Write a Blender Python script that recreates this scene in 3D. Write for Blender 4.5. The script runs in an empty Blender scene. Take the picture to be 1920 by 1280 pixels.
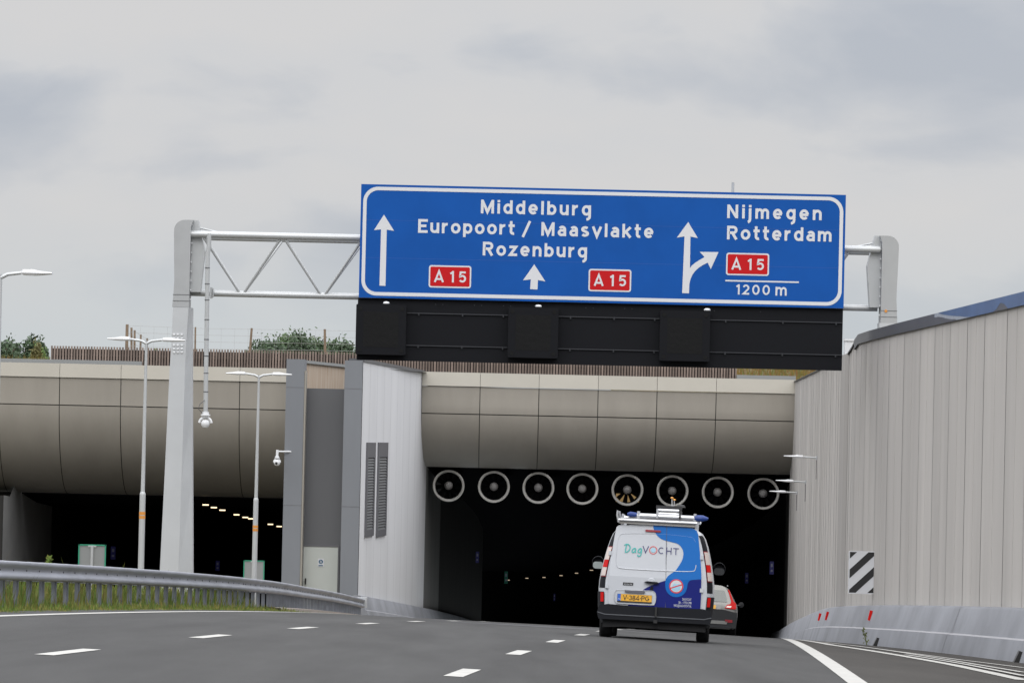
import bpy, math, random
from mathutils import Vector, Matrix
from mathutils.geometry import tessellate_polygon
rnd = random.Random(7)
SC = bpy.context.scene
COL = SC.collection
# ------------------------------------------------------------ camera
F = 9000.0                     # focal length in photo pixels (1920 wide)
ROLL = math.atan(0.0225)
PITCH = math.atan(188 / 9000)
FW = Vector((0, math.cos(PITCH), math.sin(PITCH)))
UP = Vector((0, -math.sin(PITCH), math.cos(PITCH)))
RT = Vector((1, 0, 0))
cam = bpy.data.cameras.new('camera')
cam.sensor_width = 36
cam.lens = 36 * F / 1920
cam.clip_start = 0.5
cam.clip_end = 9000
camo = bpy.data.objects.new('camera', cam)
COL.objects.link(camo)
cx = RT * math.cos(ROLL) + UP * math.sin(ROLL)
cy = -RT * math.sin(ROLL) + UP * math.cos(ROLL)
cz = -FW
camo.matrix_world = Matrix(((cx.x, cy.x, cz.x, 0), (cx.y, cy.y, cz.y, 0), (cx.z, cy.z, cz.z, 0), (0, 0, 0, 1)))
SC.camera = camo
# ------------------------------------------------------------ world
W = bpy.data.worlds.new("World")
SC.world = W
W.use_nodes = True
nt = W.node_tree
for n in list(nt.nodes): nt.nodes.remove(n)
def wn(t, **k):
    n = nt.nodes.new(t)
    for a, b in k.items(): setattr(n, a, b)
    return n
L = nt.links.new
SUN_EL, SUN_ROT = math.radians(42), math.radians(184)
out = wn('ShaderNodeOutputWorld')
CLX = 10.61
sky = wn('ShaderNodeTexSky', sky_type='NISHITA', sun_disc=False, sun_elevation=SUN_EL, sun_rotation=SUN_ROT)
bg1 = wn('ShaderNodeBackground'); bg1.inputs[1].default_value = 0.1
L(sky.outputs[0], bg1.inputs[0])
tc = wn('ShaderNodeTexCoord')
mp = wn('ShaderNodeMapping'); mp.inputs['Scale'].default_value = (1.0, 1.0, 2.3); mp.inputs['Location'].default_value = (CLX, .05, .41)
L(tc.outputs['Generated'], mp.inputs[0])
n1 = wn('ShaderNodeTexNoise'); n1.inputs['Scale'].default_value = 8; n1.inputs['Detail'].default_value = 8; n1.inputs['Roughness'].default_value = .47; n1.inputs['Distortion'].default_value = .25
L(mp.outputs[0], n1.inputs[0])
n3 = wn('ShaderNodeTexNoise'); n3.inputs['Scale'].default_value = 24; n3.inputs['Detail'].default_value = 8; n3.inputs['Roughness'].default_value = .5; n3.inputs['Distortion'].default_value = .5
L(mp.outputs[0], n3.inputs[0])
nm = wn('ShaderNodeMixRGB'); nm.inputs[0].default_value = .25
L(n1.outputs[0], nm.inputs[1]); L(n3.outputs[0], nm.inputs[2])
cr = wn('ShaderNodeValToRGB')
e = cr.color_ramp.elements
e[0].position = .385; e[0].color = (.475, .502, .558, 1)
e[1].position = .575; e[1].color = (.658, .648, .652, 1)
m_ = e.new(.445); m_.color = (.545, .562, .603, 1)
m_ = e.new(.50); m_.color = (.635, .635, .65, 1)
L(nm.outputs[0], cr.inputs[0])
sep = wn('ShaderNodeSeparateXYZ'); L(tc.outputs['Generated'], sep.inputs[0])
hz = wn('ShaderNodeMapRange'); hz.inputs[1].default_value = 0.0; hz.inputs[2].default_value = .055; hz.interpolation_type = 'SMOOTHSTEP'
L(sep.outputs[2], hz.inputs[0])
mx = wn('ShaderNodeMixRGB'); mx.inputs[1].default_value = (.575, .625, .655, 1)
L(hz.outputs[0], mx.inputs[0]); L(cr.outputs[0], mx.inputs[2])
zr = wn('ShaderNodeMapRange'); zr.inputs[1].default_value = .12; zr.inputs[2].default_value = .6; zr.inputs[3].default_value = 1.0; zr.inputs[4].default_value = 4.0
L(sep.outputs[2], zr.inputs[0])
bg2 = wn('ShaderNodeBackground')
L(mx.outputs[0], bg2.inputs[0]); L(zr.outputs[0], bg2.inputs[1])
ms = wn('ShaderNodeMixShader'); ms.inputs[0].default_value = .95
L(bg1.outputs[0], ms.inputs[1]); L(bg2.outputs[0], ms.inputs[2]); L(ms.outputs[0], out.inputs[0])
sd = bpy.data.lights.new('sun', 'SUN'); sd.energy = 0.8; sd.angle = math.radians(25); sd.color = (1, .97, .93)
so = bpy.data.objects.new('sun', sd); COL.objects.link(so)
sdir = Vector((math.sin(SUN_ROT) * math.cos(SUN_EL), math.cos(SUN_ROT) * math.cos(SUN_EL), math.sin(SUN_EL)))
so.rotation_euler = (-sdir).to_track_quat('-Z', 'Y').to_euler()
SC.view_settings.view_transform = 'Standard'; SC.view_settings.look = 'None'
SC.view_settings.exposure = 0; SC.view_settings.gamma = 1
SC.cycles.max_bounces = 6
SC.cycles.use_denoising = True
# ------------------------------------------------------------ measuring helpers
def at(px, py, Y):
    """world point seen at photo pixel (px,py) at distance Y"""
    dx, dy = px - 960, py - 640
    xa = dx * math.cos(ROLL) + dy * math.sin(ROLL)
    ya = dy * math.cos(ROLL) - dx * math.sin(ROLL)
    d = FW + RT * (xa / F) + UP * (-ya / F)
    return d * (Y / d.y)
def lerp(a, b, t): return a + (b - a) * t
def interp(tab, y):
    if y <= tab[0][0]:
        a, b = tab[0], tab[1]
    elif y >= tab[-1][0]:
        a, b = tab[-2], tab[-1]
    else:
        for a, b in zip(tab, tab[1:]):
            if a[0] <= y <= b[0]: break
    return lerp(a[1], b[1], (y - a[0]) / (b[0] - a[0]))
def X2(y):                      # centre dashed line of the road
    if y <= 197: return -2.162 + .0398 * y + 4.5e-5 * y * y
    d = y - 197
    return 7.425 + .045 * d - 2.4e-4 * d * d
def PH(y):                      # road height along that line
    if y <= 197: return -1.059 - .0202 * y - 7.8e-5 * y * y
    return -8.066 - .047 * (y - 197)
def surf(x, y):
    o = x - X2(y)
    if o > 0: return PH(y) - .041 * min(o, 9)
    return PH(y) + .03 * min(-o, 12)
def verge(x, y):
    o = X2(y) - x
    return surf(x, y) - .02 - .07 * min(1, max(0, (o - 7.6) / 1.2))
def surf_at(px, py, y0=30, y1=116):
    best = None
    y = y0
    while y < y1:
        p = at(px, py, y)
        s = surf(p.x, y)
        if p.z <= s: return Vector((p.x, y, s))
        y += .1
    p = at(px, py, y1)
    return Vector((p.x, y1, surf(p.x, y1)))
# ------------------------------------------------------------ materials
def lin(v):
    v /= 255
    return v / 12.92 if v <= .04045 else ((v + .055) / 1.055) ** 2.4
def rgb(r, g, b): return (lin(r), lin(g), lin(b))
MATS = {}
def mat(name, col, rough=.6, metal=0., var=.0, scale=1., stretch=(1, 1, 1), bump=0., bscale=30., spec=.5, emit=None, es=0, tone=False, coat=0, var2=None, alpha=None):
    if name in MATS: return MATS[name]
    m = bpy.data.materials.new(name); m.use_nodes = True
    t = m.node_tree; b = t.nodes['Principled BSDF']
    b.inputs['Roughness'].default_value = rough; b.inputs['Metallic'].default_value = metal
    b.inputs['Specular IOR Level'].default_value = spec
    b.inputs['Coat Weight'].default_value = coat
    b.inputs['Base Color'].default_value = (*col, 1)
    src = None
    if var or var2:
        geo = t.nodes.new('ShaderNodeNewGeometry')
        mp = t.nodes.new('ShaderNodeMapping'); mp.inputs['Scale'].default_value = stretch
        t.links.new(geo.outputs['Position'], mp.inputs[0])
        no = t.nodes.new('ShaderNodeTexNoise'); no.inputs['Scale'].default_value = scale; no.inputs['Detail'].default_value = 6; no.inputs['Roughness'].default_value = .6
        t.links.new(mp.outputs[0], no.inputs[0])
        mr = t.nodes.new('ShaderNodeMapRange'); mr.inputs[1].default_value = .28; mr.inputs[2].default_value = .72
        t.links.new(no.outputs[0], mr.inputs[0])
        mi = t.nodes.new('ShaderNodeMixRGB')
        lo = [max(0, x * (1 - var)) for x in col]; hi = [min(1, x * (1 + var)) for x in col]
        if var2: hi = list(var2)
        mi.inputs[1].default_value = (*lo, 1); mi.inputs[2].default_value = (*hi, 1)
        t.links.new(mr.outputs[0], mi.inputs[0]); src = mi.outputs[0]
    if tone:
        at_ = t.nodes.new('ShaderNodeAttribute'); at_.attribute_name = 'tone'
        mu = t.nodes.new('ShaderNodeMixRGB'); mu.blend_type = 'MULTIPLY'; mu.inputs[0].default_value = 1
        if src: t.links.new(src, mu.inputs[1])
        else: mu.inputs[1].default_value = (*col, 1)
        t.links.new(at_.outputs['Color'], mu.inputs[2]); src = mu.outputs[0]
    if src: t.links.new(src, b.inputs['Base Color'])
    if bump:
        g2 = t.nodes.new('ShaderNodeNewGeometry')
        n2 = t.nodes.new('ShaderNodeTexNoise'); n2.inputs['Scale'].default_value = bscale; n2.inputs['Detail'].default_value = 4
        t.links.new(g2.outputs['Position'], n2.inputs[0])
        bp = t.nodes.new('ShaderNodeBump'); bp.inputs['Strength'].default_value = bump; bp.inputs['Distance'].default_value = .02
        t.links.new(n2.outputs[0], bp.inputs['Height']); t.links.new(bp.outputs[0], b.inputs['Normal'])
    if emit:
        b.inputs['Emission Color'].default_value = (*emit, 1); b.inputs['Emission Strength'].default_value = es
    MATS[name] = m
    return m
M_asph = mat('asphalt', (.054, .054, .0535), .9, var=.22, scale=1.1, stretch=(1, .07, 1), bump=.25, bscale=60, spec=.15)
M_shoulder = mat('shoulder_asphalt', (.050, .047, .043), .9, var=.14, scale=1.2, stretch=(1, .15, 1), bump=.25, bscale=50, spec=.15)
M_strip = mat('strip_black', (.012, .012, .014), .6)
M_mark = mat('road_paint', (.40, .395, .37), .7, var=.16, scale=5)
M_soil = mat('verge_soil', (.10, .085, .045), .95, var=.3, scale=2, bump=.4, bscale=12)
M_plateau = mat('plateau_grass', (.10, .105, .04), .95, var=.3, scale=.8, var2=(.20, .15, .07))
M_band = mat('coping_band', (.47, .445, .385), .55, var=.04, scale=.6, tone=True)
M_panel = mat('fascia_panel', (.305, .282, .242), .55, var=.07, scale=.7, stretch=(1.5, 1, .35), tone=True)
M_dark = mat('dark_gap', (.03, .029, .027), .8)
M_tube = mat('tube_dark_wall', (.035, .034, .032), .9, var=.15, scale=.8, stretch=(1, 1, .3), spec=.05)  # wall colour darkened for the shade inside the tube
M_tubel = mat('tube_entry_daylit', (.14, .138, .13), .85, var=.10, scale=.8, stretch=(1, 1, .2), spec=.2)  # lighter entry wall, daylight at the mouth put into the colour
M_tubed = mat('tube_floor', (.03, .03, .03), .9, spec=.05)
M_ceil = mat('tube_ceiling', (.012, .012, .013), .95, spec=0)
M_wallwhite = mat('white_concrete', (.60, .605, .615), .75, var=.05, scale=1.2, stretch=(1, .3, .12), tone=True)
M_grey = mat('grey_cladding', (.165, .175, .19), .6, var=.06, scale=.7, stretch=(1, 1, .3))
M_grey2 = mat('dark_grey_cladding', (.115, .118, .125), .6, var=.05, scale=.8, stretch=(1, 1, .2))
M_stain = mat('stained_boards', (.42, .37, .31), .8, var=.0, scale=3, stretch=(6, 6, .15), var2=(.30, .22, .16))
M_jamb = mat('jamb_lit_side', (.30, .28, .24), .6)  # paler than the cladding, light on the recess side put into the colour
M_conc = mat('barrier_concrete', (.205, .213, .232), .8, var=.22, scale=1.3, stretch=(1, .35, .3), bump=.15, bscale=20)
M_concl = mat('barrier_ledge_lit', (.30, .30, .315), .8, var=.1, scale=2)  # paler than the barrier, daylight on its upward face put into the colour
M_rwall = mat('wall_precast', (.425, .405, .38), .8, var=.10, scale=1.1, stretch=(1, .6, .10), tone=True, bump=.05, bscale=15)
M_coping = mat('coping_metal', (.09, .092, .1), .45, .2, var=.1, scale=1, tone=False)
M_cblue = mat('blue_reflection', (.07, .125, .25), .4, var=.22, scale=1.5, stretch=(1, .4, 1))
M_cpatch = mat('pale_reflection', (.27, .30, .35), .6, var=.2, scale=8)
M_wood = mat('slat_wood', (.20, .155, .13), .85, var=.30, scale=4, stretch=(2, 1, .2), tone=True)
M_wood2 = mat('slat_backing', (.045, .035, .032), .9)
M_post = mat('post_wood', (.19, .14, .10), .9, var=.3, scale=6)
M_wire = mat('wire', (.35, .35, .35), .5, .6)
M_galv = mat('galvanised_light', (.46, .475, .485), .5, .1, var=.04, scale=1.5)
M_galvs = mat('galvanised_tube', (.46, .475, .48), .4, .25, var=.05, scale=2)
M_rail = mat('guardrail_steel', (.27, .285, .32), .5, .4, var=.22, scale=1.5, stretch=(1, .4, 1))
M_railp = mat('guardrail_post', (.20, .215, .245), .55, .4, var=.2, scale=4)
M_sblue = mat('sign_blue', (.0065, .077, .325), .6, var=.09, scale=.8, spec=.12)
M_swhite = mat('sign_white', (.60, .61, .63), .5, spec=.3)
M_sred = mat('sign_red', (.47, .012, .015), .6, spec=.1)
M_black = mat('signal_black', (.0085, .009, .011), .75, spec=.12)
M_black2 = mat('signal_screen', (.0085, .0087, .009), .5, bump=.3, bscale=9, spec=.12)
M_rim = mat('black_edge', (.035, .037, .042), .5, spec=.3)
M_lampw = mat('white_housing', (.68, .69, .70), .35)
M_glasslens = mat('lens_glass', (.4, .42, .44), .2)
M_orange = mat('orange_band', (.62, .25, .04), .5)
M_lume = mat('lamp_glow', (.8, .7, .5), .5, emit=(1, .78, .5), es=1.9)
M_lumd = mat('far_lamp_glow', (.8, .7, .5), .5, emit=(1, .78, .55), es=.6)
M_green = mat('green_edge', (.02, .26, .15), .5)
M_back = mat('panel_back', (.25, .26, .26), .5, .3)
M_leaf = mat('leaf', (.055, .085, .035), .7, tone=True)
M_bark = mat('bark', (.10, .08, .06), .9)
M_grass = mat('grass_blade', (.115, .135, .038), .7, tone=True, spec=.2)
M_vwhite = mat('van_white', (.50, .52, .55), .3, coat=.3, var=.015, scale=1)
M_vblue = mat('van_blue', (.006, .125, .43), .35, coat=.08, spec=.2)
M_vnavy = mat('van_navy', (.010, .016, .155), .4, coat=.05, spec=.15)
M_vdark = mat('van_plastic', (.013, .014, .017), .75, spec=.15)
M_vglass = mat('van_glass', (.02, .022, .025), .1)
M_tyre = mat('tyre', (.009, .009, .010), .85)
M_rimw = mat('wheel_rim', (.2, .2, .21), .4, .5)
M_red = mat('lamp_red', (.38, .006, .006), .5, emit=(1, .02, .01), es=.14, coat=0, spec=.15)
M_redd = mat('dark_red', (.25, .012, .02), .35)
M_clear = mat('lamp_clear', (.55, .47, .43), .2, coat=.4)
M_yel = mat('plate_yellow', (.72, .38, .035), .5)
M_eub = mat('plate_blue', (.03, .12, .5), .5)
M_ink = mat('plate_ink', (.015, .015, .015), .5)
M_teal = mat('teal_ink', (.06, .40, .37), .5)
M_navyi = mat('navy_ink', (.045, .045, .15), .5)
M_redi = mat('red_ink', (.62, .05, .06), .5)
M_lblue = mat('pale_blue', (.33, .55, .68), .5)
M_alu = mat('rack_aluminium', (.52, .53, .55), .3, .5)
M_alud = mat('rack_dark', (.02, .02, .022), .6)
M_bplast = mat('blue_plastic', (.007, .035, .19), .5)
M_amb = mat('amber_cap', (.75, .33, .04), .4)
M_csil = mat('car_silver', (.20, .20, .19), .4, .3, coat=.1)
M_cdark = mat('car_dark', (.022, .023, .025), .5, spec=.3)
M_cglass = mat('car_glass', (.06, .075, .07), .25, coat=.1)
M_door = mat('door_paint', (.48, .505, .475), .55, var=.03, scale=1)
M_dblue = mat('sign_dark_blue', (.015, .09, .17), .5)
M_fanrim = mat('fan_rim', (.74, .72, .67), .4, .1)
M_fandark = mat('fan_casing', (.010, .010, .011), .8, spec=.1)
M_fanhub = mat('fan_hub', (.34, .33, .32), .5)
M_louv = mat('louvre_slat', (.10, .105, .11), .5, .2)
M_louvf = mat('louvre_frame', (.13, .13, .14), .5, .2)
M_blk = mat('board_black', (.015, .015, .016), .5)
# ------------------------------------------------------------ mesh builder
ORG = {}
class MB:
    def __init__(s):
        s.v = []; s.f = []; s.m = []; s.sm = []; s.t = []; s.mats = []; s.tone = 1.0; s.cur = 0
    def mi(s, m):
        if m is None: return
        if m not in s.mats: s.mats.append(m)
        s.cur = s.mats.index(m)
    def add(s, vs, fs, smooth=False, m=None):
        s.mi(m); o = len(s.v)
        s.v += [Vector(p) for p in vs]
        for f in fs:
            s.f.append([i + o for i in f]); s.m.append(s.cur); s.sm.append(smooth); s.t.append(s.tone)
        return s
    def box(s, c, d, R=None, m=None):
        c = Vector(c); hx, hy, hz = d[0] / 2, d[1] / 2, d[2] / 2
        vs = [Vector((x, y, z)) for x in (-hx, hx) for y in (-hy, hy) for z in (-hz, hz)]
        if R: vs = [R @ p for p in vs]
        return s.add([c + p for p in vs], [(0, 1, 3, 2), (4, 6, 7, 5), (0, 4, 5, 1), (2, 3, 7, 6), (0, 2, 6, 4), (1, 5, 7, 3)], m=m)
    def tube(s, pts, r, n=10, cap=True, m=None, smooth=True):
        pts = [Vector(p) for p in pts]
        if not isinstance(r, (list, tuple)): r = [r] * len(pts)
        vs = []; fs = []
        up = None
        for i, p in enumerate(pts):
            d = (pts[min(i + 1, len(pts) - 1)] - pts[max(i - 1, 0)]).normalized()
            if up is None: up = Vector((0, 0, 1)) if abs(d.z) < .9 else Vector((1, 0, 0))
            a = d.cross(up).normalized(); b = a.cross(d).normalized(); up = b
            for k in range(n):
                t = 2 * math.pi * k / n
                vs.append(p + (a * math.cos(t) + b * math.sin(t)) * r[i])
        for i in range(len(pts) - 1):
            for k in range(n):
                k2 = (k + 1) % n
                fs.append((i * n + k, i * n + k2, (i + 1) * n + k2, (i + 1) * n + k))
        s.add(vs, fs, smooth, m)
        if cap:
            s.add(vs[:n], [tuple(range(n))]); s.add(vs[-n:], [tuple(range(n))[::-1]])
        return s
    def prism(s, poly, y0, y1, m=None, f=None):
        """polygon of (x,z) extruded from y0 (front) to y1; f maps (x,y,z)->Vector"""
        f = f or (lambda x, y, z: Vector((x, y, z)))
        n = len(poly)
        tri = tessellate_polygon([[Vector((p[0], p[1], 0)) for p in poly]])
        s.add([f(p[0], y0, p[1]) for p in poly], [tuple(t) for t in tri], m=m)
        if y1 != y0:
            s.add([f(p[0], y1, p[1]) for p in poly], [tuple(t)[::-1] for t in tri])
            vs = [f(p[0], y0, p[1]) for p in poly] + [f(p[0], y1, p[1]) for p in poly]
            s.add(vs, [(i, (i + 1) % n, n + (i + 1) % n, n + i) for i in range(n)])
        return s
    def grid(s, rows, smooth=False, m=None):
        n = len(rows[0]); vs = [p for r in rows for p in r]
        fs = [(i * n + j, i * n + j + 1, (i + 1) * n + j + 1, (i + 1) * n + j) for i in range(len(rows) - 1) for j in range(n - 1)]
        return s.add(vs, fs, smooth, m)
    def lathe(s, prof, c, axis, n=24, m=None, smooth=True):
        """prof: (r, h) along axis"""
        axis = Vector(axis).normalized(); c = Vector(c)
        u = axis.orthogonal().normalized(); w = axis.cross(u)
        vs = [c + axis * h + (u * math.cos(2 * math.pi * k / n) + w * math.sin(2 * math.pi * k / n)) * r for r, h in prof for k in range(n)]
        fs = [(i * n + k, i * n + (k + 1) % n, (i + 1) * n + (k + 1) % n, (i + 1) * n + k) for i in range(len(prof) - 1) for k in range(n)]
        return s.add(vs, fs, smooth, m)
    def build(s, name, parent=None, base=None, m=None, angle=35):
        me = bpy.data.meshes.new(name)
        o_ = Vector(base) if base is not None else (ORG[parent.name] if parent else Vector((0, 0, 0)))
        me.from_pydata([tuple(p - o_) for p in s.v], [], s.f)
        for mm in ([m] if m else s.mats): me.materials.append(mm)
        if not m: me.polygons.foreach_set('material_index', s.m)
        me.polygons.foreach_set('use_smooth', s.sm)
        if any(t != 1.0 for t in s.t):
            ca = me.color_attributes.new('tone', 'FLOAT_COLOR', 'CORNER')
            data = []
            for pi, p in enumerate(s.f):
                t = s.t[pi]
                data += ([t, t, t, 1.0] if not isinstance(t, tuple) else [*t, 1.0]) * len(p)
            ca.data.foreach_set('color', data)
        elif any(mm and mm.node_tree.nodes.get('Attribute') for mm in me.materials):
            ca = me.color_attributes.new('tone', 'FLOAT_COLOR', 'CORNER')
            ca.data.foreach_set('color', [1.0] * 4 * sum(len(p) for p in s.f))
        me.update()
        if any(s.sm): me.set_sharp_from_angle(angle=math.radians(angle))
        o = bpy.data.objects.new(name, me); COL.objects.link(o)
        if parent: o.parent = parent
        if base is not None and not parent: o.location = o_
        ORG[o.name] = o_.copy()
        return o
def tag(o, label=None, cat=None, group=None, kind=None):
    if label: o['label'] = label
    if cat: o['category'] = cat
    if group: o['group'] = group
    if kind: o['kind'] = kind
    return o
def thing(name, label, cat, base=(0, 0, 0), group=None, local=False):
    o = bpy.data.objects.new(name, None); COL.objects.link(o)
    o.location = base; o.empty_display_size = .3
    ORG[o.name] = Vector((0, 0, 0)) if local else Vector(base)
    return tag(o, label, cat, group)
def copy_tree(o, parent=None):
    c = o.copy(); COL.objects.link(c)
    if parent: c.parent = parent
    for ch in [x for x in bpy.data.objects if x.parent == o]: copy_tree(ch, c)
    return c
def struct(o): o['kind'] = 'structure'; return o
def ribbon(pts, w):
    """flat strip of width w along xy-polyline; returns left/right point rows (2D)"""
    L_, R_ = [], []
    n = len(pts)
    for i, p in enumerate(pts):
        a = Vector(pts[max(i - 1, 0)][:2]); b = Vector(pts[min(i + 1, n - 1)][:2]); d = (b - a).normalized()
        nn = Vector((-d.y, d.x))
        if 0 < i < n - 1:
            d1 = (Vector(p[:2]) - a).normalized(); k = 1 / max(.5, abs(nn.dot(Vector((-d1.y, d1.x)))))
        else: k = 1
        L_.append(Vector(p[:2]) + nn * w / 2 * k); R_.append(Vector(p[:2]) - nn * w / 2 * k)
    return L_, R_
# ------------------------------------------------------------ stroke lettering
def arc(cx_, cy_, rx, ry, a0, a1, n=14):
    return [(cx_ + rx * math.cos(math.radians(lerp(a0, a1, i / n))), cy_ + ry * math.sin(math.radians(lerp(a0, a1, i / n)))) for i in range(n + 1)]
h = .095; XH = .76; xm = XH - h; bo = .335; by = XH / 2; ry_ = by - h
def bowl(cx_=bo, a0=0, a1=360): return arc(cx_, by, bo - h, ry_, a0, a1, 22)
GL = {
 'M': (.96, [[(h, 0), (h, 1)], [(h * 1.15, .93), (.48, .12), (.96 - h * 1.15, .93)], [(.96 - h, 0), (.96 - h, 1)]]),
 'N': (.80, [[(h, 0), (h, 1)], [(h * 1.1, .95), (.80 - h * 1.1, .05)], [(.80 - h, 0), (.80 - h, 1)]]),
 'E': (.70, [[(.70, 1 - h), (h, 1 - h), (h, h), (.70, h)], [(h, .51), (.6, .51)]]),
 'R': (.78, [[(h, 0), (h, 1 - h), (.45, 1 - h)] + arc(.45, .70, .215, .205, 90, -90, 10)[1:] + [(h + .06, .495)], [(.40, .47), (.69, 0)]]),
 'A': (.86, [[(.07, 0), (.43, .96), (.79, 0)], [(.2, .27), (.66, .27)]]),
 'P': (.74, [[(h, 0), (h, 1 - h), (.42, 1 - h)] + arc(.42, .68, .215, .225, 90, -90, 10)[1:] + [(h, .455)]]),
 'V': (.82, [[(.06, 1), (.41, .06), (.76, 1)]]),
 'G': (.84, [arc(.43, .5, .34, .405, 50, 350, 20) + [(.765, .46), (.47, .46)]]),
 'C': (.80, [arc(.43, .5, .34, .405, 50, 310, 20)]),
 'H': (.80, [[(h, 0), (h, 1)], [(.80 - h, 0), (.80 - h, 1)], [(h, .5), (.80 - h, .5)]]),
 'T': (.76, [[(0, 1 - h), (.76, 1 - h)], [(.38, 0), (.38, 1 - h)]]),
 'i': (.19, [[(h, 0), (h, XH)], [(h, .83), (h, 1.0)]]),
 'j': (.19, [[(h, XH), (h, -.04)] + arc(h - .18, -.04, .18, .22, 0, -80, 6)[1:], [(h, .83), (h, 1.0)]]),
 'l': (.19, [[(h, 0), (h, 1)]]),
 'd': (.67, [bowl(), [(.67 - h, 0), (.67 - h, 1)]]),
 'b': (.67, [bowl(), [(h, 0), (h, 1)]]),
 'p': (.67, [bowl(), [(h, -.24), (h, XH)]]),
 'g': (.67, [bowl(), [(.67 - h, XH), (.67 - h, -.06)] + arc(.67 - h - .235, -.06, .235, .215, 0, -88, 8)[1:]]),
 'o': (.70, [arc(.35, by, .35 - h, ry_, 0, 360, 24)]),
 'e': (.68, [[(.14, by - .01), (.66 - .02, by - .01)], arc(.34, by, .34 - h, ry_, -1, 318, 20)]),
 'u': (.65, [[(h, XH), (h, .33)] + arc(.315, .31, .22, .215, 180, 300, 9)[1:], [(.65 - h, XH), (.65 - h, 0)], [(.40, .11), (.65 - h, .22)]]),
 'n': (.65, [[(h, 0), (h, XH)], [(h, .48)] + arc(.345, .45, .21, .215, 140, 0, 10) + [(.65 - h, 0)]]),
 'r': (.47, [[(h, 0), (h, XH)], [(h, .44)] + arc(.38, .42, .26, .245, 160, 80, 7)]),
 't': (.46, [[(.19, 1.0), (.19, .24)] + arc(.36, .24, .17, .15, 180, 290, 7)[1:], [(.0, XH - h), (.45, XH - h)]]),
 'a': (.62, [[(.62 - h, 0), (.62 - h, .48)] + arc(.33, .48, .20, .185, 0, 150, 9)[1:], [(.62 - h, .42), (.28, .42)] + arc(.28, .255, .18, .165, 90, 270, 9)[1:] + [(.62 - h, .13)]]),
 's': (.58, [arc(.30, .535, .20, .135, 35, 240, 9)[0:] + [(.33, .365)] + arc(.28, .225, .205, .135, 62, -150, 9)]),
 'v': (.68, [[(.05, XH), (.34, .05), (.63, XH)]]),
 'k': (.66, [[(h, 0), (h, 1)], [(.60, XH), (h, .28)], [(.28, .40), (.60, 0)]]),
 'z': (.62, [[(.02, XH - h), (.50, XH - h), (.10, h), (.61, h)]]),
 'm': (1.0, [[(h, 0), (h, XH)], [(h, .48)] + arc(.31, .47, .19, .195, 140, 0, 8) + [(.5, 0)], [(.5, .46)] + arc(.715, .47, .19, .195, 140, 0, 8) + [(.905, 0)]]),
 '/': (.62, [[(.05, -.16), (.57, 1.05)]]),
 '1': (.36, [[(.26, 0), (.26, 1)], [(.03, .76), (.24, .90)]]),
 '5': (.68, [[(.62, 1 - h), (.17, 1 - h), (.13, .53)] + arc(.33, .345, .25, .25, 130, -145, 14)]),
 '2': (.68, [arc(.34, .66, .24, .245, 165, -28, 10) + [(.10, h), (.66, h)]]),
 '0': (.74, [arc(.37, .5, .275, .405, 0, 360, 26)]),
 '3': (.66, [arc(.31, .70, .22, .205, 145, -80, 9), arc(.31, .30, .25, .21, 88, -150, 11)]),
 '8': (.68, [arc(.34, .705, .2, .2, 0, 360, 16), arc(.34, .295, .245, .21, 0, 360, 16)]),
 '4': (.74, [[(.5, 0), (.5, .96), (.07, .27), (.72, .27)]]),
 '-': (.30, [[(.03, .45), (.27, .45)]]),
 'D': (.80, [[(h, h), (h, 1 - h), (.36, 1 - h)] + arc(.36, .5, .335, .405, 90, -90, 12)[1:] + [(h, h)]]),
 ' ': (.35, []),
}
def lettering(mb, text, x0, x1, z0, cap, y, w=.19, m=None, f=None, slant=0, gap=None):
    """set a line of strokes between x0 and x1, baseline z0; y faces the viewer"""
    ws = [GL[c][0] * cap for c in text]
    gap = (x1 - x0 - sum(ws)) / max(1, len(text) - 1) if gap is None else gap
    f = f or (lambda x, yy, z: Vector((x, yy, z)))
    x = x0
    for c, wd in zip(text, ws):
        for k, st in enumerate(GL[c][1]):
            closed = len(st) > 6 and abs(st[0][0] - st[-1][0]) < 1e-6 and abs(st[0][1] - st[-1][1]) < 1e-6
            P = [Vector((x + (px + slant * pz) * cap, z0 + pz * cap)) for px, pz in st]
            if closed: P = P[:-1]
            n = len(P); hw = w * cap / 2
            La, Ra = [], []
            for i in range(n):
                if closed: a, b = P[i - 1], P[(i + 1) % n]
                else: a, b = P[max(0, i - 1)], P[min(n - 1, i + 1)]
                d1 = (P[i] - a).normalized() if (P[i] - a).length > 1e-9 else (b - P[i]).normalized()
                d2 = (b - P[i]).normalized() if (b - P[i]).length > 1e-9 else d1
                n1_ = Vector((-d1.y, d1.x)); n2_ = Vector((-d2.y, d2.x))
                mm = (n1_ + n2_)
                mm = mm.normalized() if mm.length > 1e-6 else n1_
                kk = min(2.6, 1 / max(.3, mm.dot(n1_)))
                La.append(P[i] + mm * hw * kk); Ra.append(P[i] - mm * hw * kk)
            yy = y - .0012 * k
            vs = [f(p.x, yy, p.y) for p in La] + [f(p.x, yy, p.y) for p in Ra]
            rng = range(n) if closed else range(n - 1)
            mb.add(vs, [(i, (i + 1) % n, n + (i + 1) % n, n + i) for i in rng], m=m)
        x += wd + gap
    return mb
def rrect(x0, z0, x1, z1, r, n=6):
    return arc(x1 - r, z1 - r, r, r, 0, 90, n) + arc(x0 + r, z1 - r, r, r, 90, 180, n) + arc(x0 + r, z0 + r, r, r, 180, 270, n) + arc(x1 - r, z0 + r, r, r, 270, 360, n)
def ring(mb, outer, inner, y, m=None, f=None):
    f = f or (lambda x, yy, z: Vector((x, yy, z)))
    n = len(outer)
    mb.add([f(p[0], y, p[1]) for p in outer] + [f(p[0], y, p[1]) for p in inner], [(i, (i + 1) % n, n + (i + 1) % n, n + i) for i in range(n)], m=m)
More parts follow.
